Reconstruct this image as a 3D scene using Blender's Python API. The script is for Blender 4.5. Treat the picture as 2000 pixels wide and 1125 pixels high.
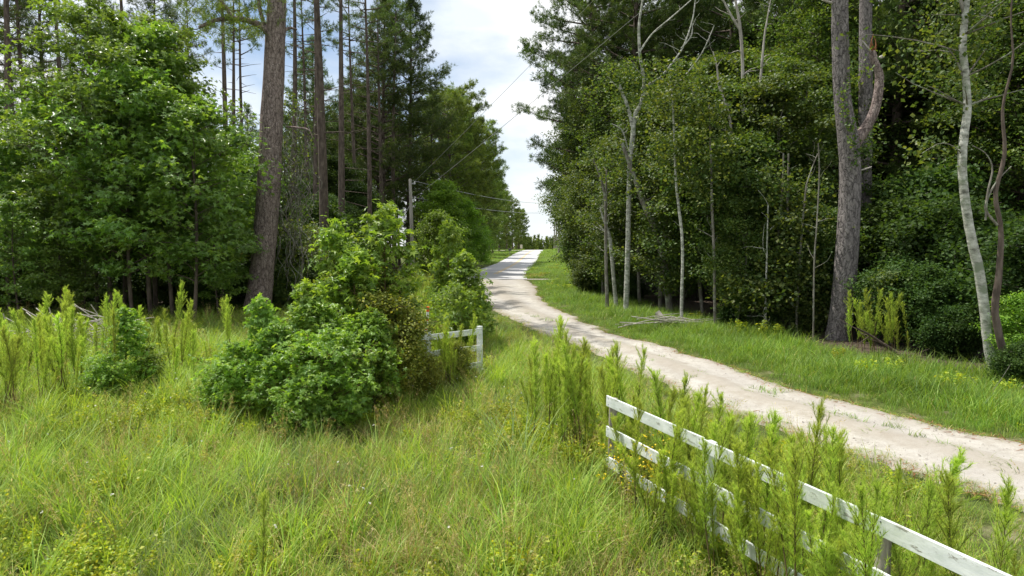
import bpy, math, random
import numpy as np
from mathutils import Vector, Euler

# ------------------------------------------------------------------ camera, sky, sun, exposure
for o in list(bpy.data.objects): bpy.data.objects.remove(o)
S = bpy.context.scene
COL = S.collection
PI = math.pi
F = 1333.0; CX = 1000.0; CY = 562.5; HOR = 478.0; CAMH = 3.0
PITCH = math.atan((CY - HOR) / F)
cd = bpy.data.cameras.new('camera'); cam = bpy.data.objects.new('camera', cd); COL.objects.link(cam)
cam.location = (0, 0, CAMH); cam.rotation_euler = (PI/2 - PITCH, 0, 0)
cd.sensor_width = 36.0; cd.lens = 24.0; cd.clip_start = 0.05; cd.clip_end = 6000
S.camera = cam
S.view_settings.view_transform = 'Standard'; S.view_settings.look = 'None'
S.view_settings.gamma = 1.0; S.view_settings.use_curve_mapping = False
S.view_settings.exposure = 0.45

SUN_AZ = math.radians(-56)      # from +Y, towards the left
SUN_EL = math.radians(65)
sd = Vector((math.sin(SUN_AZ)*math.cos(SUN_EL), math.cos(SUN_AZ)*math.cos(SUN_EL), math.sin(SUN_EL)))
sl = bpy.data.lights.new('sun', 'SUN'); sl.energy = 4.8; sl.angle = math.radians(0.6); sl.color = (1.0, 0.95, 0.87)
sun = bpy.data.objects.new('sun', sl); COL.objects.link(sun); sun.rotation_euler = sd.to_track_quat('Z', 'Y').to_euler()

W = bpy.data.worlds.new('World'); S.world = W; W.use_nodes = True
nt = W.node_tree; N = nt.nodes; L = nt.links
for n in list(N): N.remove(n)
out = N.new('ShaderNodeOutputWorld'); bg = N.new('ShaderNodeBackground'); bg.inputs['Strength'].default_value = 0.10
sky = N.new('ShaderNodeTexSky'); sky.sky_type = 'NISHITA'; sky.sun_disc = False
sky.sun_elevation = SUN_EL; sky.sun_rotation = SUN_AZ; sky.air_density = 1.0; sky.dust_density = 0.6; sky.ozone_density = 1.0
tc = N.new('ShaderNodeTexCoord'); mp = N.new('ShaderNodeMapping'); mp.inputs['Scale'].default_value = (1.0, 1.0, 2.3)
mp.inputs['Location'].default_value = (0.35, 0.10, 0.42)
nz = N.new('ShaderNodeTexNoise'); nz.inputs['Scale'].default_value = 2.6; nz.inputs['Detail'].default_value = 8; nz.inputs['Roughness'].default_value = 0.52
rp = N.new('ShaderNodeValToRGB'); rp.color_ramp.elements[0].position = 0.30; rp.color_ramp.elements[1].position = 0.52
nz2 = N.new('ShaderNodeTexNoise'); nz2.inputs['Scale'].default_value = 5.5; nz2.inputs['Detail'].default_value = 6
rp2 = N.new('ShaderNodeValToRGB'); rp2.color_ramp.elements[0].position = 0.35; rp2.color_ramp.elements[1].position = 0.62
rp2.color_ramp.elements[0].color = (6.9, 7.5, 8.1, 1); rp2.color_ramp.elements[1].color = (9.2, 9.2, 9.2, 1)
mx = N.new('ShaderNodeMix'); mx.data_type = 'RGBA'
L.new(tc.outputs['Generated'], mp.inputs['Vector']); L.new(mp.outputs[0], nz.inputs['Vector']); L.new(mp.outputs[0], nz2.inputs['Vector'])
L.new(nz.outputs['Fac'], rp.inputs['Fac']); L.new(nz2.outputs['Fac'], rp2.inputs['Fac'])
sx_ = N.new('ShaderNodeSeparateXYZ'); L.new(tc.outputs['Generated'], sx_.inputs[0])
hm = N.new('ShaderNodeMapRange'); hm.inputs['From Min'].default_value = 0.03; hm.inputs['From Max'].default_value = 0.20; hm.inputs['To Min'].default_value = 0.85; hm.inputs['To Max'].default_value = 0.0
L.new(sx_.outputs['Z'], hm.inputs['Value']); mm = N.new('ShaderNodeMath'); mm.operation = 'MAXIMUM'; L.new(rp.outputs['Color'], mm.inputs[0]); L.new(hm.outputs[0], mm.inputs[1])
L.new(mm.outputs[0], mx.inputs['Factor']); L.new(sky.outputs['Color'], mx.inputs['A']); L.new(rp2.outputs['Color'], mx.inputs['B'])
L.new(mx.outputs['Result'], bg.inputs['Color']); L.new(bg.outputs[0], out.inputs['Surface'])

rng = np.random.default_rng(7)
random.seed(7)

# ------------------------------------------------------------------ helpers
def ss(a, b, x):
    t = np.clip((np.asarray(x, float) - a) / (b - a), 0, 1); return t*t*(3 - 2*t)
def hz(x, y):
    """height of the land"""
    y = np.asarray(y, float); x = np.asarray(x, float)
    z = 1.35*ss(95, 205, y) - 8.5*ss(212, 460, y)
    xr = np.interp(y, [60, 95, 160, 205], [1.5, 2.9, 6.5, 9.7])
    z = z + 0.55*ss(1.5, 6, x - xr)*ss(66, 110, y)*(1 - ss(230, 300, y))
    return z
def ground_z(x, y): return float(hz(x, y))
cp, sp_ = math.cos(PITCH), math.sin(PITCH)
def ray(px, py):
    u = (px - CX)/F; v = (CY - py)/F
    return (u, cp + v*sp_, v*cp - sp_)
def at(px, py, Y):
    r = ray(px, py); k = Y / r[1]
    return (r[0]*k, Y, CAMH + r[2]*k)
def G(px, py, z=0.0):
    r = ray(px, py); k = (z - CAMH)/r[2]
    return (r[0]*k, r[1]*k)
def gx(px, Y):   # X of a picture column at a distance
    return (px - CX)/F*Y

def tag(o, label=None, cat=None, group=None, kind=None):
    if label: o['label'] = label
    if cat: o['category'] = cat
    if group: o['group'] = group
    if kind: o['kind'] = kind
    return o
def empty(name, loc, label, cat, group=None):
    o = bpy.data.objects.new(name, None); COL.objects.link(o); o.location = loc
    o.empty_display_size = 0.3
    return tag(o, label, cat, group)
def link(name, me, parent=None):
    o = bpy.data.objects.new(name, me); COL.objects.link(o)
    if parent: o.parent = parent
    return o

class MB:
    def __init__(s): s.V = []; s.Q = []; s.T = []; s.n = 0
    def add(s, V, F_, mat=0, tint=0.5, smooth=True):
        V = np.asarray(V, float).reshape(-1, 3); F_ = np.asarray(F_, int)
        if len(F_) == 0: return
        t = np.full(len(V), float(tint)) if np.isscalar(tint) else np.asarray(tint, float)
        s.V.append(V); s.Q.append((F_ + s.n, mat, smooth)); s.T.append(t); s.n += len(V)
    def mesh(s, name, mats):
        me = bpy.data.meshes.new(name)
        V = np.concatenate(s.V); T = np.concatenate(s.T)
        me.vertices.add(len(V)); me.vertices.foreach_set('co', V.astype(np.float32).ravel())
        loops = []; starts = []; mi = []; sm = []; c = 0
        for Fq, mat, smooth in s.Q:
            k = Fq.shape[1]; loops.append(Fq.ravel())
            starts.append(c + np.arange(len(Fq))*k); c += Fq.size
            mi.append(np.full(len(Fq), mat)); sm.append(np.full(len(Fq), smooth))
        loops = np.concatenate(loops); starts = np.concatenate(starts)
        me.loops.add(len(loops)); me.loops.foreach_set('vertex_index', loops.astype(np.int32))
        me.polygons.add(len(starts)); me.polygons.foreach_set('loop_start', starts.astype(np.int32))
        me.polygons.foreach_set('material_index', np.concatenate(mi).astype(np.int32))
        me.polygons.foreach_set('use_smooth', np.concatenate(sm).astype(bool))
        a = me.attributes.new('tint', 'FLOAT', 'POINT'); a.data.foreach_set('value', T.astype(np.float32))
        for m in mats: me.materials.append(m)
        me.update(calc_edges=True); me.validate()
        return me
    def build(s, name, mats, parent=None):
        return link(name, s.mesh(name, mats if isinstance(mats, (list, tuple)) else [mats]), parent)

def tube(mb, P, R, sides=6, mat=0, tint=0.5, rough=0.0, cap=False):
    P = np.asarray(P, float); n = len(P); R = np.asarray(R, float)*np.ones(n)
    D = np.gradient(P, axis=0); D /= np.linalg.norm(D, axis=1)[:, None] + 1e-9
    ref = np.array([0.13, 0.21, 0.97]) if abs(D[0][2]) < 0.85 else np.array([0.97, 0.2, 0.1])
    A = np.cross(D, ref); A /= np.linalg.norm(A, axis=1)[:, None] + 1e-9
    B = np.cross(D, A)
    th = np.arange(sides)*2*PI/sides
    rr = R[:, None]*(1 + (rng.normal(0, rough, (n, sides)) if rough else 0))
    V = P[:, None, :] + rr[..., None]*(np.cos(th)[None, :, None]*A[:, None, :] + np.sin(th)[None, :, None]*B[:, None, :])
    i = np.arange(n-1)[:, None]*sides; j = np.arange(sides)[None, :]; j2 = (j+1) % sides
    Fq = np.stack([i+j, i+j2, i+sides+j2, i+sides+j], -1).reshape(-1, 4)
    mb.add(V.reshape(-1, 3), Fq, mat, tint)
    if cap:
        c = P[-1] + D[-1]*R[-1]*0.2
        V2 = np.vstack([V[-1], c]); F2 = np.stack([np.arange(sides), (np.arange(sides)+1) % sides, np.full(sides, sides)], -1)
        mb.add(V2, F2, mat, tint)
def spline(P, n):
    P = np.asarray(P, float); m = len(P)
    t = np.linspace(0, m-1, n); i = np.clip(t.astype(int), 0, m-2); f = (t - i)[:, None]
    p0 = P[np.clip(i-1, 0, m-1)]; p1 = P[i]; p2 = P[i+1]; p3 = P[np.clip(i+2, 0, m-1)]
    return 0.5*((2*p1) + (-p0+p2)*f + (2*p0-5*p1+4*p2-p3)*f*f + (-p0+3*p1-3*p2+p3)*f**3)
def box(mb, c, s, mat=0, tint=0.5, M=None):
    x, y, z = np.array(s)/2
    V = np.array([[-x,-y,-z],[x,-y,-z],[x,y,-z],[-x,y,-z],[-x,-y,z],[x,-y,z],[x,y,z],[-x,y,z]])
    if M is not None: V = V @ np.asarray(M).T
    mb.add(V + np.array(c), [[0,3,2,1],[4,5,6,7],[0,1,5,4],[1,2,6,5],[2,3,7,6],[3,0,4,7]], mat, tint, False)
def nrm(a): return a/(np.linalg.norm(a, axis=-1, keepdims=True) + 1e-9)

STAR = []
for k in range(5):
    a = math.radians(90 + (k-2)*62); STAR.append((a, [1.0, .92, .62][abs(k-2)]*1.0))
def star_template():
    V = [(0, 0, 0)]; tips = [(math.radians(90+(k-2)*58), [1.0, .9, .6][abs(k-2)]) for k in range(5)]
    Fq = []
    va = [tips[0][0]-.75] + [(tips[k][0]+tips[k+1][0])/2 for k in range(4)] + [tips[4][0]+.75]
    vr = [.16] + [.40]*4 + [.16]
    for a, r in zip(va, vr): V.append((r*math.cos(a), r*math.sin(a), 0.05))
    for a, r in tips: V.append((r*math.cos(a), r*math.sin(a), -0.13*r))
    for k in range(5): Fq.append((0, 1+k, 7+k, 2+k))
    V = np.array(V); V[:, 1] += 0.15
    return V*0.62, np.array(Fq)
def rhomb_template(w=0.32):
    V = np.array([(0, 0, 0), (w, .45, .07), (0, 1, -.06), (-w, .45, .07)]); return V, np.array([(0, 1, 2, 3)])
def needle_template(w=0.05):
    return np.array([(-w, 0, 0), (w, 0, 0), (0, 1, 0)], float), np.array([(0, 1, 2)])
T_STAR, T_RH, T_OV, T_ND = star_template(), rhomb_template(), rhomb_template(.42), needle_template()

def leaves(mb, C, size, tmpl, mat=0, up=1.0, rand=0.8, out=None, outw=0.3, droop=0.0, tint=None, dirs=None, svar=0.35):
    """scatter one leaf at every point of C; normals lean up, blades point at random or along dirs"""
    V0, F0 = tmpl; n = len(C); k = len(V0)
    if n == 0: return
    Nn = rng.normal(0, rand, (n, 3)); Nn[:, 2] += up
    if out is not None: Nn += out*outw
    Nn = nrm(Nn)
    Dd = rng.normal(0, 1, (n, 3)) if dirs is None else dirs + rng.normal(0, .25, (n, 3))
    Dd[:, 2] -= droop
    Dd = nrm(Dd - (Dd*Nn).sum(1)[:, None]*Nn)
    if dirs is not None:
        Dd = nrm(dirs + rng.normal(0, .12, (n, 3))); Nn = nrm(Nn - (Nn*Dd).sum(1)[:, None]*Dd)
    X = np.cross(Dd, Nn)
    s = size*(1 + rng.uniform(-svar, svar, n)) if np.isscalar(size) else size
    V = C[:, None, :] + s[:, None, None]*(V0[None, :, 0:1]*X[:, None] + V0[None, :, 1:2]*Dd[:, None] + V0[None, :, 2:3]*Nn[:, None])
    Fq = (F0[None] + (np.arange(n)*k)[:, None, None]).reshape(-1, F0.shape[1])
    t = rng.uniform(0, 1, n) if tint is None else tint
    mb.add(V.reshape(-1, 3), Fq, mat, np.repeat(t, k), False)

def vnoise(x, y, s, seed=0):
    """smooth value noise in [0,1]"""
    x = np.asarray(x)/s + 100.5*seed; y = np.asarray(y)/s + 57.3*seed
    xi = np.floor(x).astype(int); yi = np.floor(y).astype(int); fx = x - xi; fy = y - yi
    fx = fx*fx*(3-2*fx); fy = fy*fy*(3-2*fy)
    def h(a, b):
        v = np.sin(a*127.1 + b*311.7 + seed*17.3)*43758.5453; return v - np.floor(v)
    return (h(xi, yi)*(1-fx) + h(xi+1, yi)*fx)*(1-fy) + (h(xi, yi+1)*(1-fx) + h(xi+1, yi+1)*fx)*fy

# ------------------------------------------------------------------ materials
def base_mat(name):
    m = bpy.data.materials.new(name); m.use_nodes = True
    t = m.node_tree; b = t.nodes['Principled BSDF']; return m, t, b
def ramp(t, fac, cols):
    r = t.nodes.new('ShaderNodeValToRGB'); e = r.color_ramp.elements
    while len(e) < len(cols): e.new(0.5)
    for k, (p, c) in enumerate(cols): e[k].position = p; e[k].color = (*c, 1)
    t.links.new(fac, r.inputs['Fac']); return r.outputs['Color']
def noise(t, scale, detail=4, rough=.55, coord='pos', stretch=None):
    n = t.nodes.new('ShaderNodeTexNoise'); n.inputs['Scale'].default_value = scale; n.inputs['Detail'].default_value = detail
    n.inputs['Roughness'].default_value = rough
    if coord == 'pos': v = t.nodes.new('ShaderNodeNewGeometry').outputs['Position']
    else: v = t.nodes.new('ShaderNodeTexCoord').outputs['Object']
    if stretch:
        m = t.nodes.new('ShaderNodeMapping'); m.inputs['Scale'].default_value = stretch; t.links.new(v, m.inputs['Vector']); v = m.outputs[0]
    t.links.new(v, n.inputs['Vector']); return n.outputs['Fac']
def mixc(t, fac, a, b, mode='MIX'):
    m = t.nodes.new('ShaderNodeMix'); m.data_type = 'RGBA'; m.blend_type = mode
    for s_, v in (('Factor', fac), ('A', a), ('B', b)):
        if hasattr(v, 'default_value') or hasattr(v, 'is_linked'): t.links.new(v, m.inputs[s_])
        elif s_ == 'Factor': m.inputs[s_].default_value = v
        else: m.inputs[s_].default_value = (*v, 1)
    return m.outputs['Result']
def leaf_mat(name, cols, patch=(0.8, 1.25), pscale=0.6, trans=0.4, rough=0.5, spec=0.4, tcol=None):
    m, t, b = base_mat(name)
    a = t.nodes.new('ShaderNodeAttribute'); a.attribute_name = 'tint'
    c = ramp(t, a.outputs['Fac'], [(i/(len(cols)-1), c) for i, c in enumerate(cols)])
    nf = noise(t, pscale, 3)
    g = ramp(t, nf, [(.3, (patch[0],)*3), (.7, (patch[1], patch[1], patch[1]*.9))])
    c = mixc(t, 1.0, c, g, 'MULTIPLY')
    oi = t.nodes.new('ShaderNodeObjectInfo')
    hs = t.nodes.new('ShaderNodeHueSaturation')
    mr = t.nodes.new('ShaderNodeMapRange'); mr.inputs['To Min'].default_value = .82; mr.inputs['To Max'].default_value = 1.18
    t.links.new(oi.outputs['Random'], mr.inputs['Value']); t.links.new(mr.outputs[0], hs.inputs['Value'])
    mr2 = t.nodes.new('ShaderNodeMapRange'); mr2.inputs['To Min'].default_value = .488; mr2.inputs['To Max'].default_value = .512
    t.links.new(oi.outputs['Random'], mr2.inputs['Value']); t.links.new(mr2.outputs[0], hs.inputs['Hue'])
    t.links.new(c, hs.inputs['Color']); c = hs.outputs['Color']
    t.links.new(c, b.inputs['Base Color']); b.inputs['Roughness'].default_value = rough
    b.inputs['Specular IOR Level'].default_value = spec
    tr = t.nodes.new('ShaderNodeBsdfTranslucent')
    c2 = mixc(t, 1.0, c, tcol or (1.5, 1.35, .55), 'MULTIPLY'); t.links.new(c2, tr.inputs['Color'])
    ms = t.nodes.new('ShaderNodeMixShader'); ms.inputs[0].default_value = trans
    t.links.new(b.outputs[0], ms.inputs[1]); t.links.new(tr.outputs[0], ms.inputs[2])
    t.links.new(ms.outputs[0], t.nodes['Material Output'].inputs['Surface']); return m
def bark_mat(name, cols, scale=9, stretch=(1, 1, .3), bump=0.5, plates=True, lichen=None):
    m, t, b = base_mat(name)
    n1 = noise(t, scale, 6, .65, 'obj', stretch)
    c = ramp(t, n1, [(.32, cols[0]), (.5, cols[1]), (.68, cols[2])])
    h = n1
    if plates:
        v = t.nodes.new('ShaderNodeTexVoronoi'); v.feature = 'DISTANCE_TO_EDGE'; v.inputs['Scale'].default_value = scale*.9
        mpp = t.nodes.new('ShaderNodeMapping'); mpp.inputs['Scale'].default_value = (1, 1, .42)
        co = t.nodes.new('ShaderNodeTexCoord')
        dn = t.nodes.new('ShaderNodeTexNoise'); dn.inputs['Scale'].default_value = 5
        t.links.new(co.outputs['Object'], dn.inputs['Vector'])
        va = t.nodes.new('ShaderNodeVectorMath'); va.operation = 'MULTIPLY_ADD'
        va.inputs[1].default_value = (.22, .22, .22)
        t.links.new(dn.outputs['Color'], va.inputs[0]); t.links.new(co.outputs['Object'], va.inputs[2])
        t.links.new(va.outputs[0], mpp.inputs['Vector']); t.links.new(mpp.outputs[0], v.inputs['Vector'])
        cr = ramp(t, v.outputs['Distance'], [(0, (.38,)*3), (.10, (1,)*3)])
        c = mixc(t, 1.0, c, cr, 'MULTIPLY')
        ma = t.nodes.new('ShaderNodeMath'); ma.operation = 'MULTIPLY_ADD'; ma.inputs[1].default_value = .4
        cl = t.nodes.new('ShaderNodeMapRange'); cl.inputs['From Max'].default_value = .12
        t.links.new(v.outputs['Distance'], cl.inputs['Value'])
        t.links.new(n1, ma.inputs[0]); t.links.new(cl.outputs[0], ma.inputs[2]); h = ma.outputs[0]
    if lichen:
        c = mixc(t, ramp(t, noise(t, 3.0, 5, .6, 'obj'), [(.52, (0,)*3), (.62, (1,)*3)]), c, lichen)
    t.links.new(c, b.inputs['Base Color']); b.inputs['Roughness'].default_value = .9; b.inputs['Specular IOR Level'].default_value = .15
    bp = t.nodes.new('ShaderNodeBump'); bp.inputs['Strength'].default_value = bump; bp.inputs['Distance'].default_value = .04
    t.links.new(h, bp.inputs['Height']); t.links.new(bp.outputs[0], b.inputs['Normal']); return m

M = {}
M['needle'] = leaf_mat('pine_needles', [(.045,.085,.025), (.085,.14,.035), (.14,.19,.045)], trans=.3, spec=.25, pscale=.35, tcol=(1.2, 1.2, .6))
M['needle_lit'] = leaf_mat('pine_needles_sunlit', [(.07,.12,.028), (.13,.20,.04), (.20,.27,.055)], trans=.34, spec=.25, pscale=.35)  # lighter copy of the pine needles, sunlight put into the colour
M['gum'] = leaf_mat('sweetgum_leaves', [(.09,.175,.035), (.155,.265,.05), (.25,.35,.06)], trans=.45, spec=.8, rough=.38, pscale=.5, tcol=(1.3, 1.25, .5))
M['gum_young'] = leaf_mat('young_sweetgum_leaves', [(.10,.20,.035), (.19,.32,.05), (.34,.46,.07)], trans=.48, spec=.5, rough=.42, pscale=1.2, tcol=(1.3, 1.25, .5))
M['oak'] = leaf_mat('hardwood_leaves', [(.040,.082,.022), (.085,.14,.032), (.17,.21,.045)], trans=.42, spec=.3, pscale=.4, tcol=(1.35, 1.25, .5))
M['oak_dark'] = leaf_mat('shaded_hardwood_leaves', [(.028,.062,.018), (.052,.098,.026), (.09,.145,.034)], trans=.38, spec=.12, pscale=.4, tcol=(1.3, 1.3, .5))  # darker copy of the hardwood leaves, the woods' shade put into the colour
M['lime'] = leaf_mat('bright_hardwood_leaves', [(.10,.19,.03), (.18,.29,.04), (.28,.38,.05)], trans=.48, pscale=.5, tcol=(1.2, 1.3, .5))
M['olive'] = leaf_mat('olive_brush_leaves', [(.12,.17,.03), (.22,.28,.045), (.38,.36,.07)], trans=.42, pscale=1.0)
M['fennel'] = leaf_mat('dog_fennel_threads', [(.22,.33,.06), (.34,.46,.085), (.48,.57,.13)], trans=.55, pscale=1.2, spec=.1, tcol=(1.25, 1.25, .65))
M['grass'] = leaf_mat('field_grass', [(.125,.235,.036), (.24,.37,.055), (.39,.50,.10)], patch=(.72, 1.25), trans=.42, pscale=.45, spec=.25, tcol=(1.35, 1.25, .55))
M['grass_blue'] = leaf_mat('blue_green_grass', [(0.135, 0.208, 0.084), (0.225, 0.299, 0.126), (0.330, 0.390, 0.182)], trans=.4, pscale=.6, spec=.3)
M['straw'] = leaf_mat('dry_grass', [(0.260, 0.221, 0.104), (0.442, 0.364, 0.169), (0.598, 0.507, 0.273)], trans=.35, pscale=.6, spec=.2)
M['verge'] = leaf_mat('verge_grass', [(.085,.17,.03), (.155,.265,.04), (.25,.35,.065)], trans=.4, pscale=.4, spec=.25, tcol=(1.3, 1.25, .5))
M['weed'] = leaf_mat('leafy_weeds', [(0.154, 0.250, 0.031), (0.280, 0.375, 0.039), (0.462, 0.475, 0.052)], trans=.42, pscale=.8)
M['pine_bark'] = bark_mat('pine_bark', [(.11, .085, .078), (.25, .195, .178), (.40, .33, .305)], 13)
M['pine_bark_shaded'] = bark_mat('shaded_pine_bark', [(.09, .08, .08), (.19, .17, .165), (.30, .27, .26)], 13)  # darker, greyer copy of the pine bark; shade on the trunk is coloured in
M['far_bark'] = bark_mat('wood_bark', [(.05, .04, .034), (.11, .085, .07), (.18, .145, .12)], 7, plates=False)
M['grey_bark'] = bark_mat('grey_bark', [(.09, .08, .065), (.18, .165, .14), (.30, .28, .24)], 8, plates=False, lichen=(.28, .30, .24))
M['pale_bark'] = bark_mat('pale_bark', [(.13,.13,.11), (.42,.42,.37), (.62,.62,.57)], 7, (.8, .8, 1.6), .5, False, (.24,.27,.20))
M['dead'] = bark_mat('dead_wood', [(.22, .20, .17), (.38, .35, .31), (.52, .49, .44)], 12, (1, 1, .2), .3, False)
M['split'] = bark_mat('split_wood', [(.12, .05, .025), (.25, .11, .05), (.40, .22, .12)], 14, (1, 1, .15), .4, False)
M['stem'] = bark_mat('weed_stem', [(.06, .05, .02), (.12, .09, .04), (.17, .14, .06)], 14, (1, 1, .3), .2, False)

def ground_mat():
    m, t, b = base_mat('grassy_soil')
    n = noise(t, .8, 5); n2 = noise(t, 9, 5, .7)
    c = ramp(t, n, [(.35, (.055, .08, .02)), (.55, (.09, .11, .03)), (.68, (.22, .19, .13))])
    c2 = ramp(t, n2, [(.35, (.6,)*3), (.65, (1.35,)*3)])
    t.links.new(mixc(t, 1., c, c2, 'MULTIPLY'), b.inputs['Base Color']); b.inputs['Roughness'].default_value = 1
    b.inputs['Specular IOR Level'].default_value = .1
    bp = t.nodes.new('ShaderNodeBump'); bp.inputs['Strength'].default_value = .8; bp.inputs['Distance'].default_value = .08
    t.links.new(n2, bp.inputs['Height']); t.links.new(bp.outputs[0], b.inputs['Normal']); return m
def litter_mat():
    m, t, b = base_mat('leaf_litter')
    n2 = noise(t, 14, 6, .75); c = ramp(t, n2, [(.35, (.035, .025, .017)), (.52, (.085, .06, .04)), (.7, (.16, .11, .07))])
    t.links.new(c, b.inputs['Base Color']); b.inputs['Roughness'].default_value = 1
    bp = t.nodes.new('ShaderNodeBump'); bp.inputs['Strength'].default_value = 1; bp.inputs['Distance'].default_value = .06
    t.links.new(n2, bp.inputs['Height']); t.links.new(bp.outputs[0], b.inputs['Normal']); return m
def sand_mat():
    m, t, b = base_mat('pale_sand')
    n = noise(t, .9, 6, .6); n2 = noise(t, 28, 5, .7); n3 = noise(t, 5, 5, .65)
    c = ramp(t, n, [(.30, (.32, .30, .26)), (.5, (.415, .395, .35)), (.7, (.475, .46, .415))])
    c = mixc(t, 1., c, ramp(t, n2, [(.3, (.78,)*3), (.6, (1.06,)*3)]), 'MULTIPLY')
    c = mixc(t, 1., c, ramp(t, n3, [(.34, (.80, .78, .76)), (.55, (1.02,)*3)]), 'MULTIPLY')
    a = t.nodes.new('ShaderNodeAttribute'); a.attribute_name = 'tint'     # 1 = dirty edge
    ed = t.nodes.new('ShaderNodeMath'); ed.operation = 'MULTIPLY_ADD'; ed.inputs[1].default_value = 1.3; ed.inputs[2].default_value = -.65
    t.links.new(n3, ed.inputs[0]); ad = t.nodes.new('ShaderNodeMath'); t.links.new(ed.outputs[0], ad.inputs[0]); t.links.new(a.outputs['Fac'], ad.inputs[1])
    c = mixc(t, ramp(t, ad.outputs[0], [(.30, (0,)*3), (.95, (.85,)*3)]), c, (.21, .17, .11))
    c = mixc(t, ramp(t, noise(t, .45, 4, .6, 'pos', (1, .35, 1)), [(.40, (.55,)*3), (.60, (0,)*3)]), c, (.33, .31, .29))
    ru = t.nodes.new('ShaderNodeAttribute'); ru.attribute_name = 'rut'
    rm = t.nodes.new('ShaderNodeMath'); rm.operation = 'MULTIPLY_ADD'; rm.inputs[1].default_value = -.9; t.links.new(n3, rm.inputs[0])
    r2 = t.nodes.new('ShaderNodeMath'); r2.operation = 'SUBTRACT'; r2.inputs[0].default_value = 1.1; t.links.new(ru.outputs['Fac'], r2.inputs[1]); t.links.new(r2.outputs[0], rm.inputs[2])
    c = mixc(t, ramp(t, rm.outputs[0], [(.05, (0,)*3), (.75, (.75,)*3)]), c, (.29, .26, .215))
    c = mixc(t, ramp(t, noise(t, 60, 3, .8), [(.62, (0,)*3), (.70, (.6,)*3)]), c, (.16, .13, .10))
    t.links.new(c, b.inputs['Base Color']); b.inputs['Roughness'].default_value = .95; b.inputs['Specular IOR Level'].default_value = .15
    bp = t.nodes.new('ShaderNodeBump'); bp.inputs['Strength'].default_value = .7; bp.inputs['Distance'].default_value = .04
    t.links.new(mixc(t, .5, n2, n3), bp.inputs['Height']); t.links.new(bp.outputs[0], b.inputs['Normal']); return m
def asphalt_mat():
    m, t, b = base_mat('worn_pale_asphalt')
    n = noise(t, .25, 5); n2 = noise(t, 20, 4, .7)
    c = ramp(t, n, [(.3, (.36, .36, .37)), (.7, (.47, .465, .46))]); c = mixc(t, 1., c, ramp(t, n2, [(.3, (.85,)*3), (.7, (1.1,)*3)]), 'MULTIPLY')
    t.links.new(c, b.inputs['Base Color']); b.inputs['Roughness'].default_value = .9; return m
def flat_mat(name, col, rough=.7, var=.12, scale=12, bump=.1, spec=.3):
    m, t, b = base_mat(name); n = noise(t, scale, 5, .65, 'obj')
    lo = tuple(c*(1-var*2) for c in col); hi = tuple(min(1, c*(1+var)) for c in col)
    t.links.new(ramp(t, n, [(.35, lo), (.6, hi)]), b.inputs['Base Color']); b.inputs['Roughness'].default_value = rough
    b.inputs['Specular IOR Level'].default_value = spec
    if bump:
        bp = t.nodes.new('ShaderNodeBump'); bp.inputs['Strength'].default_value = bump; bp.inputs['Distance'].default_value = .02
        t.links.new(n, bp.inputs['Height']); t.links.new(bp.outputs[0], b.inputs['Normal'])
    return m
def board_mat():
    m, t, b = base_mat('weathered_white_paint')
    n = noise(t, 3.5, 6, .6, 'obj', (1, 6, 6)); n2 = noise(t, 22, 6, .7, 'obj', (.35, 1, 1))
    c = ramp(t, n, [(.33, (.56, .60, .60)), (.6, (.76, .79, .79))])
    pk = ramp(t, n2, [(.58, (0,)*3), (.64, (1,)*3)])
    c = mixc(t, pk, c, (.26, .25, .22))
    gr = ramp(t, noise(t, 2.2, 6, .7, 'pos'), [(.42, (0,)*3), (.72, (.75,)*3)])
    c = mixc(t, gr, c, (.38, .44, .38))
    t.links.new(c, b.inputs['Base Color']); b.inputs['Roughness'].default_value = .55
    bp = t.nodes.new('ShaderNodeBump'); bp.inputs['Strength'].default_value = .25; bp.inputs['Distance'].default_value = .01
    t.links.new(n2, bp.inputs['Height']); t.links.new(bp.outputs[0], b.inputs['Normal']); return m
M['ground'] = ground_mat(); M['litter'] = litter_mat(); M['sand'] = sand_mat(); M['asphalt'] = asphalt_mat()
M['yellow'] = flat_mat('faded_yellow_paint', (.62, .42, .12), .7, .15, 2)
M['board'] = board_mat()
M['post'] = bark_mat('weathered_post', [(.16, .14, .12), (.30, .27, .23), (.42, .39, .34)], 16, (1, 1, .1), .5, False)
M['pole'] = bark_mat('grey_pole_wood', [(.26, .24, .21), (.42, .39, .35), (.55, .52, .47)], 8, (1, 1, .08), .3, False)
M['metal'] = flat_mat('galvanised_metal', (.45, .46, .47), .45, .1, 8, 0)
M['wire'] = flat_mat('cable', (.36, .36, .37), .6, .05, 4, 0)
M['orange'] = flat_mat('orange_plastic', (.75, .13, .03), .5, .08, 8, 0)
M['white'] = flat_mat('white_plastic', (.75, .75, .74), .5, .05, 8, 0)
M['cream'] = flat_mat('cream_paint', (.62, .56, .42), .6, .06, 6, 0)
M['black'] = flat_mat('black_paint', (.03, .03, .033), .5, .05, 6, 0)
M['clay'] = flat_mat('red_clay', (.42, .17, .07), .95, .2, 3, .4)
M['flower'] = leaf_mat('yellow_petals', [(.65, .42, .01), (.75, .52, .02), (.8, .6, .03)], trans=.3, tcol=(1.1, 1, .6))
M['white_petal'] = leaf_mat('white_petals', [(.7, .7, .68), (.75, .75, .72)], trans=.3, tcol=(1, 1, 1))

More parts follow.
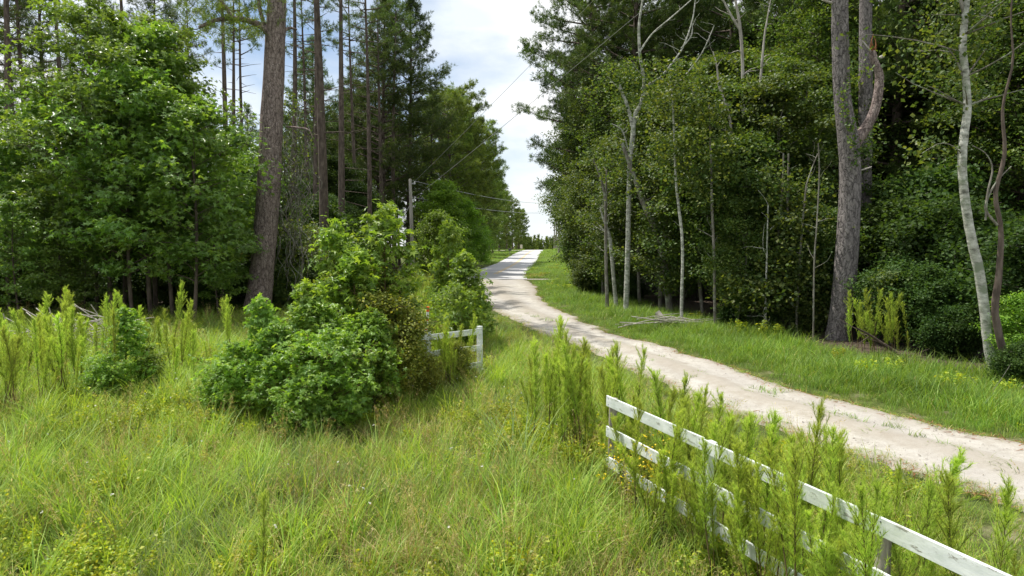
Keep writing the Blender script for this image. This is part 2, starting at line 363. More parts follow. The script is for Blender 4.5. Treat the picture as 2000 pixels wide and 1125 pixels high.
# ------------------------------------------------------------------ the land and the roads
def grid(name, xs, ys, zf, mat):
    X, Y = np.meshgrid(xs, ys); Z = zf(X, Y)
    V = np.stack([X, Y, Z], -1).reshape(-1, 3); nx = len(xs)
    i = np.arange(len(ys)-1)[:, None]*nx + np.arange(nx-1)[None]
    Fq = np.stack([i, i+1, i+nx+1, i+nx], -1).reshape(-1, 4)
    mb = MB(); mb.add(V, Fq); return mb.build(name, mat)
xs = np.unique(np.concatenate([np.linspace(-2500, -60, 30), np.linspace(-60, 60, 121), np.linspace(60, 2500, 30)]))
ys = np.unique(np.concatenate([np.linspace(-300, -5, 12), np.linspace(-5, 80, 40), np.linspace(80, 480, 161), np.linspace(480, 3500, 25)]))
tag(grid('ground', xs, ys, hz, M['ground']), kind='structure')

R_PX = [(1.2,58),(1.8,48.8),(1.6,40),(1.75,34),(2.4,29.2),(3.3,23.3),(4.46,19.8),(5.1,17.1),(5.6,15),(6.06,13.5),(6.5,12.3),(7.1,11),(7.65,10.0),(8.6,7.8),(9.6,5),(10.8,1),(12,-4)]
L_PX = [(-6.3,58),(-4.2,48.8),(-2.6,40),(-1.4,34.5),(-.5,29.2),(.96,23.3),(1.98,20.0),(2.66,16.9),(2.98,14.9),(3.7,12.4),(4.27,10.75),(4.7,9.8),(5.0,8.95),(5.3,8.1),(5.7,7.5),(6.9,4),(8.6,-4)]
NS = 420
RR = spline(R_PX, NS); LL = spline(L_PX, NS)
def road_edges():
    s = np.cumsum(np.r_[0, np.linalg.norm(np.diff(RR, axis=0), axis=1)])
    wr = (vnoise(s, s*0, 1.1, 3)-.5)*.35 + (vnoise(s, s*0, .35, 4)-.5)*.18; wl = (vnoise(s, s*0, 1.3, 5)-.5)*.4 + (vnoise(s, s*0, .35, 6)-.5)*.18
    d = nrm(RR - LL); return LL - d*wl[:, None], RR + d*wr[:, None]
Le, Re = road_edges()
NK = 25
t = np.linspace(0, 1, NK)[None, :, None]
P2 = Le[:, None]*(1-t) + Re[:, None]*t
u = np.linspace(-1, 1, NK)[None]*np.ones((NS, 1))
z = hz(P2[..., 0], P2[..., 1]) + .012 + .045*np.exp(-(u/.16)**2) + .02*vnoise(P2[..., 0], P2[..., 1], .5, 9) - .03*np.exp(-((abs(u)-.5)/.18)**2) + .03 - .09*(abs(u) > .985)
V = np.dstack([P2, z]).reshape(-1, 3)
i = np.arange(NS-1)[:, None]*NK + np.arange(NK-1)[None]
Fq = np.stack([i, i+NK, i+NK+1, i+1], -1).reshape(-1, 4)
edge = np.clip((abs(u) - .72)/.28, 0, 1)*.8 + .42*np.exp(-(u/.13)**2)*(P2[..., 1] < 40)*vnoise(P2[..., 0], P2[..., 1], 1.2, 41)
mb = MB(); mb.add(V, Fq, 0, edge.ravel()); ro = tag(mb.build('dirt_road', M['sand']), kind='structure')
ra = ro.data.attributes.new('rut', 'FLOAT', 'POINT'); ra.data.foreach_set('value', np.exp(-((abs(u)-.48)/.20)**2).astype(np.float32).ravel())

PY = np.array([58.5, 62, 70, 82, 95, 125, 160, 205, 212, 260]); PLX = np.array([-6.2, -5.4, -4.6, -3.9, -3.1, -1.5, .55, 3.7, 4.2, 7.6]); PRX = np.array([1.3, 1.3, 1.37, 2.0, 2.9, 4.6, 6.5, 9.7, 10.2, 13.6])
yy = np.linspace(58.5, 260, 220); lx = np.interp(yy, PY, PLX); rx = np.interp(yy, PY, PRX)
def smooth1(a, k=9): return np.convolve(np.pad(a, k//2, 'edge'), np.ones(k)/k, 'valid')
lx = smooth1(lx); rx = smooth1(rx)
def strip(name, ya, lxa, rxa, dz, mat, nk=5, parent=None):
    t = np.linspace(0, 1, nk)[None]; X = lxa[:, None]*(1-t) + rxa[:, None]*t; Y = ya[:, None]*np.ones((1, nk))
    # the road is one level plane across; it takes the height at its middle
    zc = hz(0.5*(lxa+rxa), ya)[:, None]*np.ones((1, nk)) + dz
    V = np.dstack([X, Y, zc]).reshape(-1, 3); i = np.arange(len(ya)-1)[:, None]*nk + np.arange(nk-1)[None]
    mb = MB(); mb.add(V, np.stack([i, i+1, i+nk+1, i+nk], -1).reshape(-1, 4)); return mb.build(name, mat, parent)
pr = tag(strip('paved_road', yy, lx, rx, .05, M['asphalt']), kind='structure')
cx_ = .5*(lx+rx); k = yy > 68
for sgn in (-.14, .14):
    strip('yellow_line', yy[k], cx_[k]+sgn-.06, cx_[k]+sgn+.06, .056, M['yellow'], 2, pr)
# red clay spill at the corner and the side drive to the right
def patch(name, cx, cy, rx_, ry_, mat, dz=.02, seed=1, ang=0):
    n = 40; a = np.linspace(0, 2*PI, n, endpoint=False); r = 1 + .35*(vnoise(np.cos(a)*3, np.sin(a)*3, 1, seed)-.5)*2
    x = rx_*r*np.cos(a); y = ry_*r*np.sin(a); c, s = math.cos(ang), math.sin(ang)
    X = cx + x*c - y*s; Y = cy + x*s + y*c
    V = np.vstack([np.c_[X, Y, hz(X, Y)+dz], [cx, cy, ground_z(cx, cy)+dz+.02]]); Fq = np.stack([np.arange(n), (np.arange(n)+1) % n, np.full(n, n)], -1)
    mb = MB(); mb.add(V, Fq); return mb.build(name, mat)
tag(patch('clay_spill', 2.1, 66, .9, 3.6, M['clay'], .066, 2), kind='structure')
sx = np.linspace(.5, 16, 30); mbp = MB()
V = np.vstack([np.c_[sx, 59.8 - .10*sx, hz(sx, 59.8-.1*sx)+.035], np.c_[sx, 58.3-.12*sx, hz(sx, 58.3-.12*sx)+.035]])
mbp.add(V, [(i+30, i+31, i+1, i) for i in range(29)], 0, .3); tag(mbp.build('side_path', M['sand']), kind='structure')
lx2 = np.linspace(-14, 2.6, 20)
mbp = MB(); V = np.vstack([np.c_[lx2, 196+0*lx2, hz(lx2, 196+0*lx2)+.10], np.c_[lx2, 189+0*lx2, hz(lx2, 189+0*lx2)+.10]])
mbp.add(V, [(i+20, i+21, i+1, i) for i in range(19)], 0, .1); tag(mbp.build('driveway', M['sand']), kind='structure')
# forest floors
def floor_poly(name, P, dz, mat):
    P = np.array(P, float); c = P.mean(0); n = len(P)
    mbp = MB(); V = np.vstack([np.c_[P, hz(P[:, 0], P[:, 1])+dz], [c[0], c[1], ground_z(*c)+dz]])
    mbp.add(V, [(i, (i+1) % n, n) for i in range(n)]); return tag(mbp.build(name, mat), kind='structure')
floor_poly('forest_floor', [(11.5,13.5),(9.8,16.5),(8.2,20),(7.6,24),(6.4,29),(5.2,35),(4.6,44),(5.5,56),(30,57),(60,57),(60,10),(14,9.5)], .012, M['litter'])
floor_poly('forest_floor', [(-12,31),(-13,40),(-13,60),(-14,90),(-60,90),(-60,24),(-20,25)], .012, M['litter'])

# ------------------------------------------------------------------ tree makers (each returns trunk mesh, crown mesh)
def branch_path(p0, d0, Ln, n=5, lift=0.0, wob=.12):
    P = [np.array(p0, float)]; d = nrm(np.array(d0, float))
    for k in range(n):
        P.append(P[-1] + d*Ln/n); d = nrm(d + np.array([0, 0, lift/n]) + rng.normal(0, wob, 3)*.6)
    return np.array(P)

def make_pine(H, R, c0, nb, tufts, needles=12, nlen=.30, nw=.06, top_r=.04, base_r=.25, lean=.0, dead=8, nm='needle', bark='far_bark', bend=.25, rise=.35, rnd=False):
    tr = MB(); cr = MB()
    zz = np.linspace(0, H, 14); ph = rng.uniform(0, 6.28, 2)
    tp = np.c_[bend*np.sin(zz/H*3.2+ph[0]) - bend*math.sin(ph[0]) + lean*zz, bend*np.sin(zz/H*2.7+ph[1]) - bend*math.sin(ph[1]), zz]
    rad = base_r*(1-zz/H)**.75 + top_r*.5; rad[0] *= 1.25
    tube(tr, tp, rad, 10, rough=.03)
    def tpt(z): return np.array([np.interp(z, zz, tp[:, 0]), np.interp(z, zz, tp[:, 1]), z])
    for _ in range(dead):
        z_ = rng.uniform(min(.22, c0), c0+.1)*H; a = rng.uniform(0, 6.28); Ln = rng.uniform(.5, 2.4)
        P = branch_path(tpt(z_), (math.cos(a), math.sin(a), rng.uniform(-.1, .35)), Ln, 4)
        tube(tr, P, np.linspace(.035, .008, 5), 4)
    TC = []; TD = []
    for b in range(nb):
        t_ = (b + rng.uniform(0, 1))/nb; z_ = H*(c0 + (1-c0)*t_**.92)
        prof = (math.sin(PI*min(1, (t_*.82+.22)))**.8)*(1.05 - .35*t_)
        if rnd: prof = math.sin(PI*(t_*.60+.24))**.75
        Ln = R*max(.12, prof)*rng.uniform(.6, 1.15); a = b*2.399 + rng.uniform(-.4, .4)
        d = (math.cos(a), math.sin(a), rng.uniform(.0, .3) + rise*t_)
        P = branch_path(tpt(z_), d, Ln, 6, rng.uniform(0, .5))
        tube(tr, P, np.linspace(.03+.012*Ln, .008, 7), 4)
        ns = max(3, int(tufts*(.4+Ln/R*.8)))
        s = rng.uniform(.28, 1.0, ns)**.75; idx = s*(len(P)-1); i0 = np.clip(idx.astype(int), 0, len(P)-2); f = (idx-i0)[:, None]
        base = P[i0]*(1-f) + P[i0+1]*f; dd = nrm(P[-1]-P[0])
        side = nrm(np.cross(dd, [0, 0, 1])); sg = rng.choice([-1, 1], ns)*rng.uniform(.15, 1, ns)
        sl_ = Ln*.38*(1.15-s)*sg + rng.normal(0, .12, ns)
        C = base + side*sl_[:, None] + dd*abs(sl_)[:, None]*.6 + np.c_[np.zeros((ns, 2)), rng.normal(.05, .16, ns)]
        TC.append(C); TD.append(nrm(C-base+dd*.3+np.array([0, 0, .25])))
        for c_, b_ in zip(C[::3], base[::3]): tube(tr, [b_, c_], [.012, .006], 3)
    C = np.concatenate(TC); D = np.concatenate(TD)
    C = np.repeat(C, 3, 0) + rng.normal(0, .19, (len(C)*3, 3))*np.array([1, 1, .6]); D = np.repeat(D, 3, 0)
    n = len(C); C2 = np.repeat(C, needles, 0) + rng.normal(0, .05, (n*needles, 3)); D2 = nrm(np.repeat(D, needles, 0)*.55 + rng.normal(0, .62, (n*needles, 3)))
    tt = np.clip(np.repeat(rng.uniform(0, 1, n), needles) + rng.normal(0, .12, n*needles), 0, 1)
    leaves(cr, C2, nlen*rng.uniform(.65, 1.2, n*needles), needle_template(nw), 0, dirs=D2, tint=tt)
    return tr.mesh('pine_trunk', [M[bark]]), cr.mesh('pine_crown', [M[nm]])

def make_broad(H, R, c0, nprim, lpc, size, tmpl, leafm, bark, base_r=.08, up=1.0, rise=.55, spread=.28, shape=0, stems=1, nsec=5, bend=.15, trunk_top=.93, droop=.3, bare=0):
    tr = MB(); cr = MB(); CC = []; OO = []
    for st in range(stems):
        off = np.array([0, 0, 0.]) if stems == 1 else np.r_[rng.normal(0, R*.12, 2), 0]
        Hs = H*(1 if st == 0 else rng.uniform(.55, .95)); ln = np.array([0, 0]) if st == 0 else rng.normal(0, .13, 2)
        zz = np.linspace(0, Hs*trunk_top, 10); ph = rng.uniform(0, 6.28, 2)
        tp = np.c_[off[0] + ln[0]*zz + bend*(np.sin(zz/Hs*4+ph[0])-math.sin(ph[0])), off[1] + ln[1]*zz + bend*(np.sin(zz/Hs*3.4+ph[1])-math.sin(ph[1])), zz]
        tube(tr, tp, base_r*(1-zz/Hs)**.8*(1 if st == 0 else .8)+.006, 7, rough=.03)
        npb = nprim if st == 0 else int(nprim*.6)
        for b in range(npb):
            t_ = (b+rng.uniform(0, 1))/npb; z_ = Hs*(c0 + (trunk_top-c0)*t_)
            p0 = np.array([np.interp(z_, zz, tp[:, 0]), np.interp(z_, zz, tp[:, 1]), z_])
            if shape == 0: prof = math.sin(PI*(.16+.80*t_))**.7
            elif shape == 1: prof = 1.05-.88*t_            # cone
            else: prof = .35+.75*math.sin(PI*(.1+.7*t_))
            Ln = R*max(.1, prof)*rng.uniform(.6, 1.12)/(1 if st == 0 else 1.3)
            a = b*2.399+rng.uniform(-.5, .5)+st
            P = branch_path(p0, (math.cos(a), math.sin(a), rise+rng.uniform(-.2, .25)), Ln, 5, -.25, .16)
            tube(tr, P, np.linspace(base_r*.28*(1-.6*t_)+.006, .004, 6), 4)
            for s_ in range(nsec):
                f = rng.uniform(.35, 1.0); i0 = min(4, int(f*5)); q = P[i0]+(P[i0+1]-P[i0])*(f*5-i0 if f < 1 else 1)
                d = nrm(nrm(P[-1]-P[0])*.7+rng.normal(0, .65, 3)*np.array([1, 1, .55])+np.array([0, 0, .15]))
                l2 = Ln*rng.uniform(.18, .42); e = q+d*l2
                tube(tr, [q, (q+e)/2+rng.normal(0, .03, 3), e], [.009, .006, .003], 3)
                if rng.uniform() < bare: continue
                k = rng.integers(2, 5)
                for w in np.linspace(.35, 1.05, k): CC.append(q+(e-q)*w); OO.append(d)
        CC.append(tp[-1]+np.array([0, 0, .1])); OO.append(np.array([0, 0, 1.]))
    C = np.array(CC); O = np.array(OO); n = len(C)
    m = rng.poisson(lpc, n); idx = np.repeat(np.arange(n), m)
    P = C[idx] + rng.normal(0, 1, (len(idx), 3))*np.array([spread, spread, spread*.55])
    tt = np.clip(rng.uniform(0, 1, n)[idx]*.6 + rng.uniform(0, .4, len(idx)), 0, 1)
    # young leaves at the outside are paler
    leaves(cr, P, size, tmpl, 0, up=up, rand=.65, out=O[idx], outw=.35, droop=droop, tint=tt)
    return tr.mesh('trunk', [M[bark]]), cr.mesh('crown', [M[leafm]])

def place(name, meshes, loc, rz, sc, label, cat, group=None, parts=('trunk', 'crown'), sxy=1.0, tilt=(0, 0)):
    e = empty(name, loc, label, cat, group); e.rotation_euler = (tilt[0], tilt[1], rz); e.scale = (sc*sxy, sc*sxy, sc)
    for nme, me in zip(parts, meshes): link(nme, me, e)
    return e

# prototypes
PINES = [make_pine(26, 4.4, .42, 62, 17, base_r=.24, dead=10), make_pine(25, 3.8, .50, 52, 16, base_r=.21, dead=12),
         make_pine(27, 4.6, .36, 70, 17, base_r=.26, dead=8), make_pine(24, 3.4, .55, 44, 15, base_r=.19, dead=14)]
PINES_THIN = [make_pine(27, 3.0, .74, 20, 10, base_r=.23, dead=22), make_pine(26, 2.8, .70, 18, 9, base_r=.19, dead=26), make_pine(28, 3.2, .78, 20, 10, base_r=.25, dead=20)]
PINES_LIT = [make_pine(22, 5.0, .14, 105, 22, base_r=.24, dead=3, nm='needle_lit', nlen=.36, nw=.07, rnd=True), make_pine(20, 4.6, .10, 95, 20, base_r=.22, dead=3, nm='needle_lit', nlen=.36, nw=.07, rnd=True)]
PINE_EDGE = [make_pine(27, 5.6, .15, 120, 30, needles=15, nw=.075, base_r=.26, dead=4, nm='needle', nlen=.24), make_pine(27, 5.0, .22, 105, 28, needles=15, nw=.075, base_r=.25, dead=6, nm='needle', nlen=.24)]
GUMS = [make_broad(11.5, 3.1, .16, 60, 8, .21, T_STAR, 'gum', 'far_bark', .085, shape=0, nsec=6, spread=.20),
        make_broad(10, 2.8, .18, 54, 8, .21, T_STAR, 'gum', 'far_bark', .075, shape=1, nsec=6, spread=.20),
        make_broad(8.5, 2.6, .17, 48, 8, .21, T_STAR, 'gum', 'far_bark', .065, shape=0, nsec=6, spread=.20)]
OAKS = [make_broad(12, 3.0, .14, 58, 26, .13, T_OV, 'oak', 'grey_bark', .11, nsec=6, spread=.23, bend=.35, bare=.06),
        make_broad(10, 2.7, .12, 52, 26, .13, T_OV, 'oak', 'grey_bark', .09, nsec=6, spread=.22, bend=.3, bare=.06),
        make_broad(13, 3.3, .22, 58, 26, .13, T_RH, 'oak', 'far_bark', .13, nsec=6, spread=.26, bend=.4, bare=.08),
        make_broad(8, 2.4, .08, 46, 26, .12, T_OV, 'oak', 'grey_bark', .06, nsec=6, spread=.28, bend=.3)]
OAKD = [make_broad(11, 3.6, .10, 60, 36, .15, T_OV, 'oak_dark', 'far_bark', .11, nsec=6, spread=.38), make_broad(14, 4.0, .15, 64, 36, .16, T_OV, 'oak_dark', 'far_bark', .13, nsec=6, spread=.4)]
LIMES = [make_broad(10, 2.8, .08, 60, 24, .17, T_OV, 'lime', 'grey_bark', .10, nsec=6, spread=.32, shape=0), make_broad(6, 2.3, .05, 44, 24, .15, T_OV, 'lime', 'grey_bark', .06, nsec=5, spread=.3)]
SHRUBS = [make_broad(2.6, 1.5, .08, 26, 22, .10, T_OV, 'oak', 'grey_bark', .025, stems=3, nsec=5, spread=.2, bend=.06), make_broad(1.9, 1.3, .05, 24, 22, .09, T_RH, 'oak_dark', 'grey_bark', .02, stems=4, nsec=5, spread=.18, bend=.05),
          make_broad(3.6, 1.7, .06, 34, 20, .11, T_OV, 'oak_dark', 'grey_bark', .03, stems=3, nsec=5, spread=.22, bend=.08)]
SAPS = [make_broad(3.4, 1.15, .10, 34, 5, .15, T_STAR, 'gum_young', 'stem', .03, shape=1, nsec=4, spread=.11, bend=.06, rise=.75),
        make_broad(2.6, 1.0, .06, 30, 5, .15, T_STAR, 'gum_young', 'stem', .024, shape=1, nsec=4, spread=.11, bend=.05, rise=.7),
        make_broad(2.0, 1.15, .05, 30, 5, .14, T_STAR, 'gum_young', 'stem', .02, stems=3, nsec=4, spread=.12, bend=.05, rise=.6)]
GUMB = [make_broad(2.5, 1.25, .04, 30, 5, .15, T_STAR, 'gum_young', 'stem', .03, shape=1, stems=4, nsec=5, spread=.12, bend=.08, rise=.95)]
OLIV = [make_broad(2.3, .95, .04, 36, 12, .065, T_RH, 'olive', 'stem', .02, stems=4, nsec=5, spread=.13, bend=.05, rise=.7)]

# ---- far wood beyond the crest: one mass
mb = MB(); tr = MB()
n = 520; fx = rng.uniform(-60, 150, n); fy = rng.uniform(400, 470, n); fh = rng.uniform(11.5, 15.5, n)
for x, y, h in zip(fx, fy, fh):
    z0 = ground_z(x, y); m_ = 170
    t_ = rng.uniform(.08, 1, m_)**.8; a = rng.uniform(0, 6.28, m_); r = (1.05-t_)*2.0*rng.uniform(.5, 1, m_)
    C = np.c_[x+r*np.cos(a), y+r*np.sin(a), z0+h*t_]
    leaves(mb, C, 1.1, T_RH, 0, up=.3, rand=.9)
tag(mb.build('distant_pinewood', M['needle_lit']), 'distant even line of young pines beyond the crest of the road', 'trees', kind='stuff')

ORD = 'first second third fourth fifth sixth seventh eighth ninth tenth eleventh twelfth thirteenth fourteenth fifteenth sixteenth seventeenth eighteenth nineteenth twentieth'.split()
def ordn(k): return ORD[k] if k < 20 else ('twenty-' + ORD[k-20] if k < 29 else 'thirty-' + ORD[k-30] if 30 <= k < 39 else 'forty-' + ORD[k-40] if 40 <= k < 49 else {29: 'thirtieth', 39: 'fortieth', 49: 'fiftieth'}.get(k, 'far'))
# ---- left woods
def lab_pine(x): return x
used_l = 'slender dark pine trunk among the left woods behind the sweetgums'
left_pines = [  # px, Y, proto, scale, rot
 (15,42,0,1.0),(48,50,1,.95),(75,46,3,1.0),(112,56,2,1),(140,48,1,1.05),(-60,44,2,1),(-130,50,0,1),(205,60,0,1),(262,54,3,1),(330,58,1,1),(375,66,2,1),(443,50,1,1.0),(462,54,3,.9),(486,60,3,1.0),
 (570,54,3,1.05),(602,60,1,1),(612,47,3,.95),(668,48,3,1.0),(700,60,1,1),(722,52,3,1),(748,66,1,.95),(772,68,3,1.0)]
left_pines.sort()
for i_, (px, Y, k_, sc) in enumerate(left_pines):
    x = gx(px, Y); g_ = 'slender pines in the left woods'
    lb = 'slender dark pine among the row behind the leafy sweetgums at left' if px < 420 else 'tall thin pine with dead side branches between the big left pine and the utility pole'
    n_l = sum(1 for q in left_pines if q[0] < 420)
    lb = (ordn(i_)+' slender dark pine counted from the left, standing behind the leafy sweetgums') if px < 420 else (ordn(i_-n_l)+' tall thin pine counted rightward from the last sweetgum towards the utility pole')
    thin_ = px > 400 or i_ % 2 == 0
    place('pine_tree', PINES_THIN[(k_+i_) % 3] if thin_ else PINES[k_], (x, Y, ground_z(x, Y)), rng.uniform(0, 6.28), sc, lb, 'tree', g_ + (' behind the sweetgums' if px < 420 else ' right of the big pine'))
place('pine_tree', PINES_THIN[0], (gx(634, 40), 40, 0), .7, 1.02, 'straight brown pine trunk just right of the big left pine, thickest of those behind it', 'tree', sxy=1.25)
place('pine_tree', PINE_EDGE[1], (gx(797, 74), 74, 0), 1.3, 1.12, 'dark bushy pine behind the utility pole with its crown against the sky', 'tree')
place('pine_tree', PINE_EDGE[0], (gx(752, 70), 70, 0), 4.3, 1.05, 'dark full pine just left of the one behind the utility pole', 'tree')
for (px, Y, k_, sc, lb) in [(905, 98, 0, 1.1, 'sunlit yellow-green pine with a rounded top beside the road, tallest against the sky at left'),
                            (862, 92, 1, 1.1, 'sunlit pine behind the lime green trees left of the rounded roadside pine'),
                            (938, 112, 1, 1.08, 'sunlit roadside pine just right of the rounded tallest one'), (885, 84, 1, 1.0, 'sunlit pine standing in the gap left of the rounded roadside pine'), (918, 104, 0, .95, 'sunlit pine tucked behind the rounded roadside pine')]:
    x = gx(px, Y); place('pine_tree', PINES_LIT[k_], (x, Y, ground_z(x, Y)), rng.uniform(0, 6), sc, lb, 'tree')
for (px, Y, k_, sc) in [(945,135,0,.9),(962,160,1,.85),(975,185,0,.8),(990,215,1,.85),(1002,245,0,.8),(1012,270,1,.8),(1016,300,0,.85),(930,150,1,.9),(940,180,0,.9),(955,210,1,.95)]:
    x = gx(px, Y); place('pine_tree', PINES_LIT[k_], (x, Y, ground_z(x, Y)), rng.uniform(0, 6), sc, 'small looking sunlit pine in the line receding along the left of the paved road', 'tree', 'pines receding along the paved road')
# trees behind for depth
for i_ in range(44):
    Y = rng.uniform(72, 110); x = gx(rng.uniform(-80, 880) if i_ < 24 else rng.uniform(560, 870), Y)
    place('pine_tree', PINES[rng.integers(0, 4)], (x, Y, 0), rng.uniform(0, 6), rng.uniform(.75, .98), 'thin pine far back in the left woods', 'tree', 'pines far back in the left woods')
# hardwoods and brush under the left pines
for i_ in range(46):
    px = rng.uniform(-120, 850); Y = rng.uniform(44, 80); x = gx(px, Y)
    if px > 400 and Y < 50: Y += 14
    if px > 700 and Y < 88: Y = 88 + (Y-44)*.3
    x = gx(px, Y)
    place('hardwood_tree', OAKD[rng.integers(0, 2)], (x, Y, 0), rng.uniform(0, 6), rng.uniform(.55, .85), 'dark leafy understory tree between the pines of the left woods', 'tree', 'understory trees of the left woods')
for i_ in range(34):
    px = rng.uniform(-100, 700); Y = rng.uniform(31, 45); x = gx(px, Y)
    place('shrub', SHRUBS[rng.integers(0, 3)], (x, Y, 0), rng.uniform(0, 6), rng.uniform(.9, 1.7), 'dark leafy shrub on the floor of the left woods', 'shrub', 'shrubs of the left woods')
for (px, Y, k_, sc, lb) in [(872, 66, 0, .92, 'lime green hardwood right of the utility pole, the taller of the pair'), (910, 74, 0, .80, 'lime green hardwood between the utility pole and the road, next to the tall one'),
                            (850, 58, 1, .95, 'low rounded lime green tree at the foot of the utility pole'), (930, 92, 1, 1.1, 'small bright green roadside tree in front of the rounded pine'), (880, 64, 1, .75, 'low bright shrub between the utility pole and the thin sapling')]:
    x = gx(px, Y); place('hardwood_tree', LIMES[k_], (x, Y, 0), rng.uniform(0, 6), sc, lb, 'tree')
# sweetgum clump at left
gum_spots = [(185,27,2,1.1,'leftmost thin stem'),(215,26,0,1.08,'tallest crown'),(240,28,1,1.22,''),(256,25.5,2,1.15,''),(292,26,1,1.18,''),(302,29,0,1.12,''),(335,26.5,1,1.08,''),(376,24.5,2,1.02,'')]
gl = ['young sweetgum with the leftmost stem of the leafy clump', 'tall sweetgum with a star-leaved crown in the middle of the left clump', 'sweetgum just behind the tallest of the left clump', 'low sweetgum at the front centre of the left clump',
      'straight sweetgum right of the centre of the left clump', 'tall sweetgum at the back right of the left clump', 'sweetgum with two thin stems in view to its right', 'sweetgum with the rightmost lone stem left of the big pine']
for (px, Y, k_, sc, _), lb in zip(gum_spots, gl):
    x = gx(px, Y); place('sweetgum_tree', GUMS[k_], (x, Y, 0), rng.uniform(0, 6), sc, lb, 'tree')
for (px, Y, k_, sc, lb) in [(90,27,1,.98,'sweetgum with a low dense crown between the clump and the left edge of the photo'),(15,28,2,1.08,'leafy sweetgum filling the left edge of the photo'),(-70,27,0,.85,'sweetgum mostly beyond the left edge of the photo'),
                            (430,29,2,.98,'sweetgum filling the space just left of the big pine trunk'),(465,33,1,.62,'shaded low sweetgum behind the big left pine trunk'), (60,31,2,.95,'sweetgum standing behind the leafy left edge trees'), (35,24.5,2,.56,'low sweetgum with foliage down to the weeds near the left edge'), (115,25,2,.60,'low young sweetgum in front of the clump, left of its stems'), (160,25.5,2,.42,'smallest sweetgum at the front left foot of the clump'), (425,27,2,.55,'low sweetgum in front of the big pine, just left of its trunk')]:
    x = gx(px, Y); place('sweetgum_tree', GUMS[k_], (x, Y, 0), rng.uniform(0, 6), sc, lb, 'tree')

for k_, (px, Y, sc) in enumerate([(60,33,.55),(150,34,.5),(215,33,.55),(285,34,.6),(345,33,.5),(400,34,.55),(450,35,.5),(20,31,.6)]):
    x = gx(px, Y); place('understory_bush', LIMES[1], (x, Y, 0), rng.uniform(0, 6), sc, ordn(k_)+' bright bush from the left edge seen behind the sweetgum stems' if 1 else '', 'bush', 'bright bushes behind the sweetgum stems')
for k_, (px, Y, p_, sc) in enumerate([(10,29,0,.9),(50,30,2,.6),(105,29.5,0,.8),(150,30.5,0,.7),(200,31,2,.5),(270,30.5,0,.6),(350,31,0,.8),(400,29,2,.45),(425,31,0,.9),(455,30,2,.6),(535,30.5,0,.8),(575,31,0,.7),(610,31,2,.55)]):
    x = gx(px, Y); place('understory_bush', SHRUBS[p_], (x, Y, 0), rng.uniform(0, 6), sc, ordn(k_)+' low green bush from the left along the foot of the left woods', 'bush', 'bushes at the foot of the left woods')
# ---- trunks traced at their own distance
def stem_world(pts, Y, origin):
    P = []
    for q in pts:
        px, py = q[0], q[1]; dy = q[3] if len(q) > 3 else 0
        a = at(px, py, Y+dy); P.append((a[0]-origin[0], a[1]-origin[1], a[2]-origin[2], q[2]/2/F*(Y+dy)))
    return np.array(P)
def add_stem(mb, pts, Y, origin, n=24, sides=14, rough=.03, mat=0):
    P = spline(stem_world(pts, Y, origin), n); tube(mb, P[:, :3], np.maximum(P[:, 3], .002), sides, mat, rough=rough, cap=True); return P
def pine_spray(cr, P, n=30, spread=.5, needles=24, nlen=.28):
    i = rng.integers(0, len(P), n); C = P[i, :3] + rng.normal(0, spread, (n, 3))*np.array([1, 1, .6])
    D = nrm(C-P[i, :3]+np.array([0, 0, .2])); C2 = np.repeat(C, needles, 0)+rng.normal(0, .05, (n*needles, 3))
    D2 = nrm(np.repeat(D, needles, 0)*.5+rng.normal(0, .62, (n*needles, 3)))
    leaves(cr, C2, nlen*rng.uniform(.65, 1.2, n*needles), needle_template(.045), 0, dirs=D2, tint=np.clip(np.repeat(rng.uniform(.3, 1, n), needles), 0, 1))
# big left pine
Y = 29; o_ = (gx(500, Y), Y, 0)
e = empty('pine_tree', o_, 'big pine with a thick scaly trunk leaning slightly right, its lowest limb reaching left', 'tree')
mb = MB(); add_stem(mb, [(497,632,62),(503,600,52),(510,545,46),(517,470,44),(524,380,44),(530,250,42),(536,120,38),(541,0,35),(546,-140,32),(552,-330,26),(556,-560,14),(556,-700,4)], Y, o_, 60, 28, .022); mb.build('trunk', M['pine_bark'], e)
mb = MB(); cr = MB()
Pb = add_stem(mb, [(532,75,16),(515,55,14,-.3),(490,42,12,-.6),(455,36,10,-1.0),(420,40,8,-1.4),(388,54,5,-1.7)], Y, o_, 18, 8)
pine_spray(cr, Pb[5:], 95, .65)
Pb2 = add_stem(mb, [(520,60,9),(508,20,8,-.3),(500,-30,6,-.5),(480,-70,4,-.6)], Y, o_, 12, 6); pine_spray(cr, Pb2[3:], 60, .6)
Pb3 = add_stem(mb, [(455,36,7,-1),(430,0,6,-1.3),(400,-20,4,-1.5),(360,-20,3,-1.8)], Y, o_, 12, 6); pine_spray(cr, Pb3, 110, .75)
add_stem(mb, [(548,65,8),(565,55,6,.2),(580,58,3,.5)], Y, o_, 8, 6)
for k_ in range(40):
    z_ = rng.uniform(15, 25); px = 546; a = rng.uniform(0, 6.28); Ln = rng.uniform(2, 4.5)
    p0 = np.array([at(548, 0, Y)[0]-o_[0]+.3, 0, z_]); P = branch_path(p0, (math.cos(a), math.sin(a), .35), Ln, 6, .2)
    tube(mb, P, np.linspace(.06, .012, 7), 5); pine_spray(cr, P[2:], 26, .55, 18)
add_stem(mb, [(560,248,5,.1),(585,250,4,.0),(603,254,3,-.2),(611,270,2,-.2)], Y, o_, 10, 5)
mb.build('limb', M['pine_bark'], e); cr.build('crown', M['needle_lit'], e)
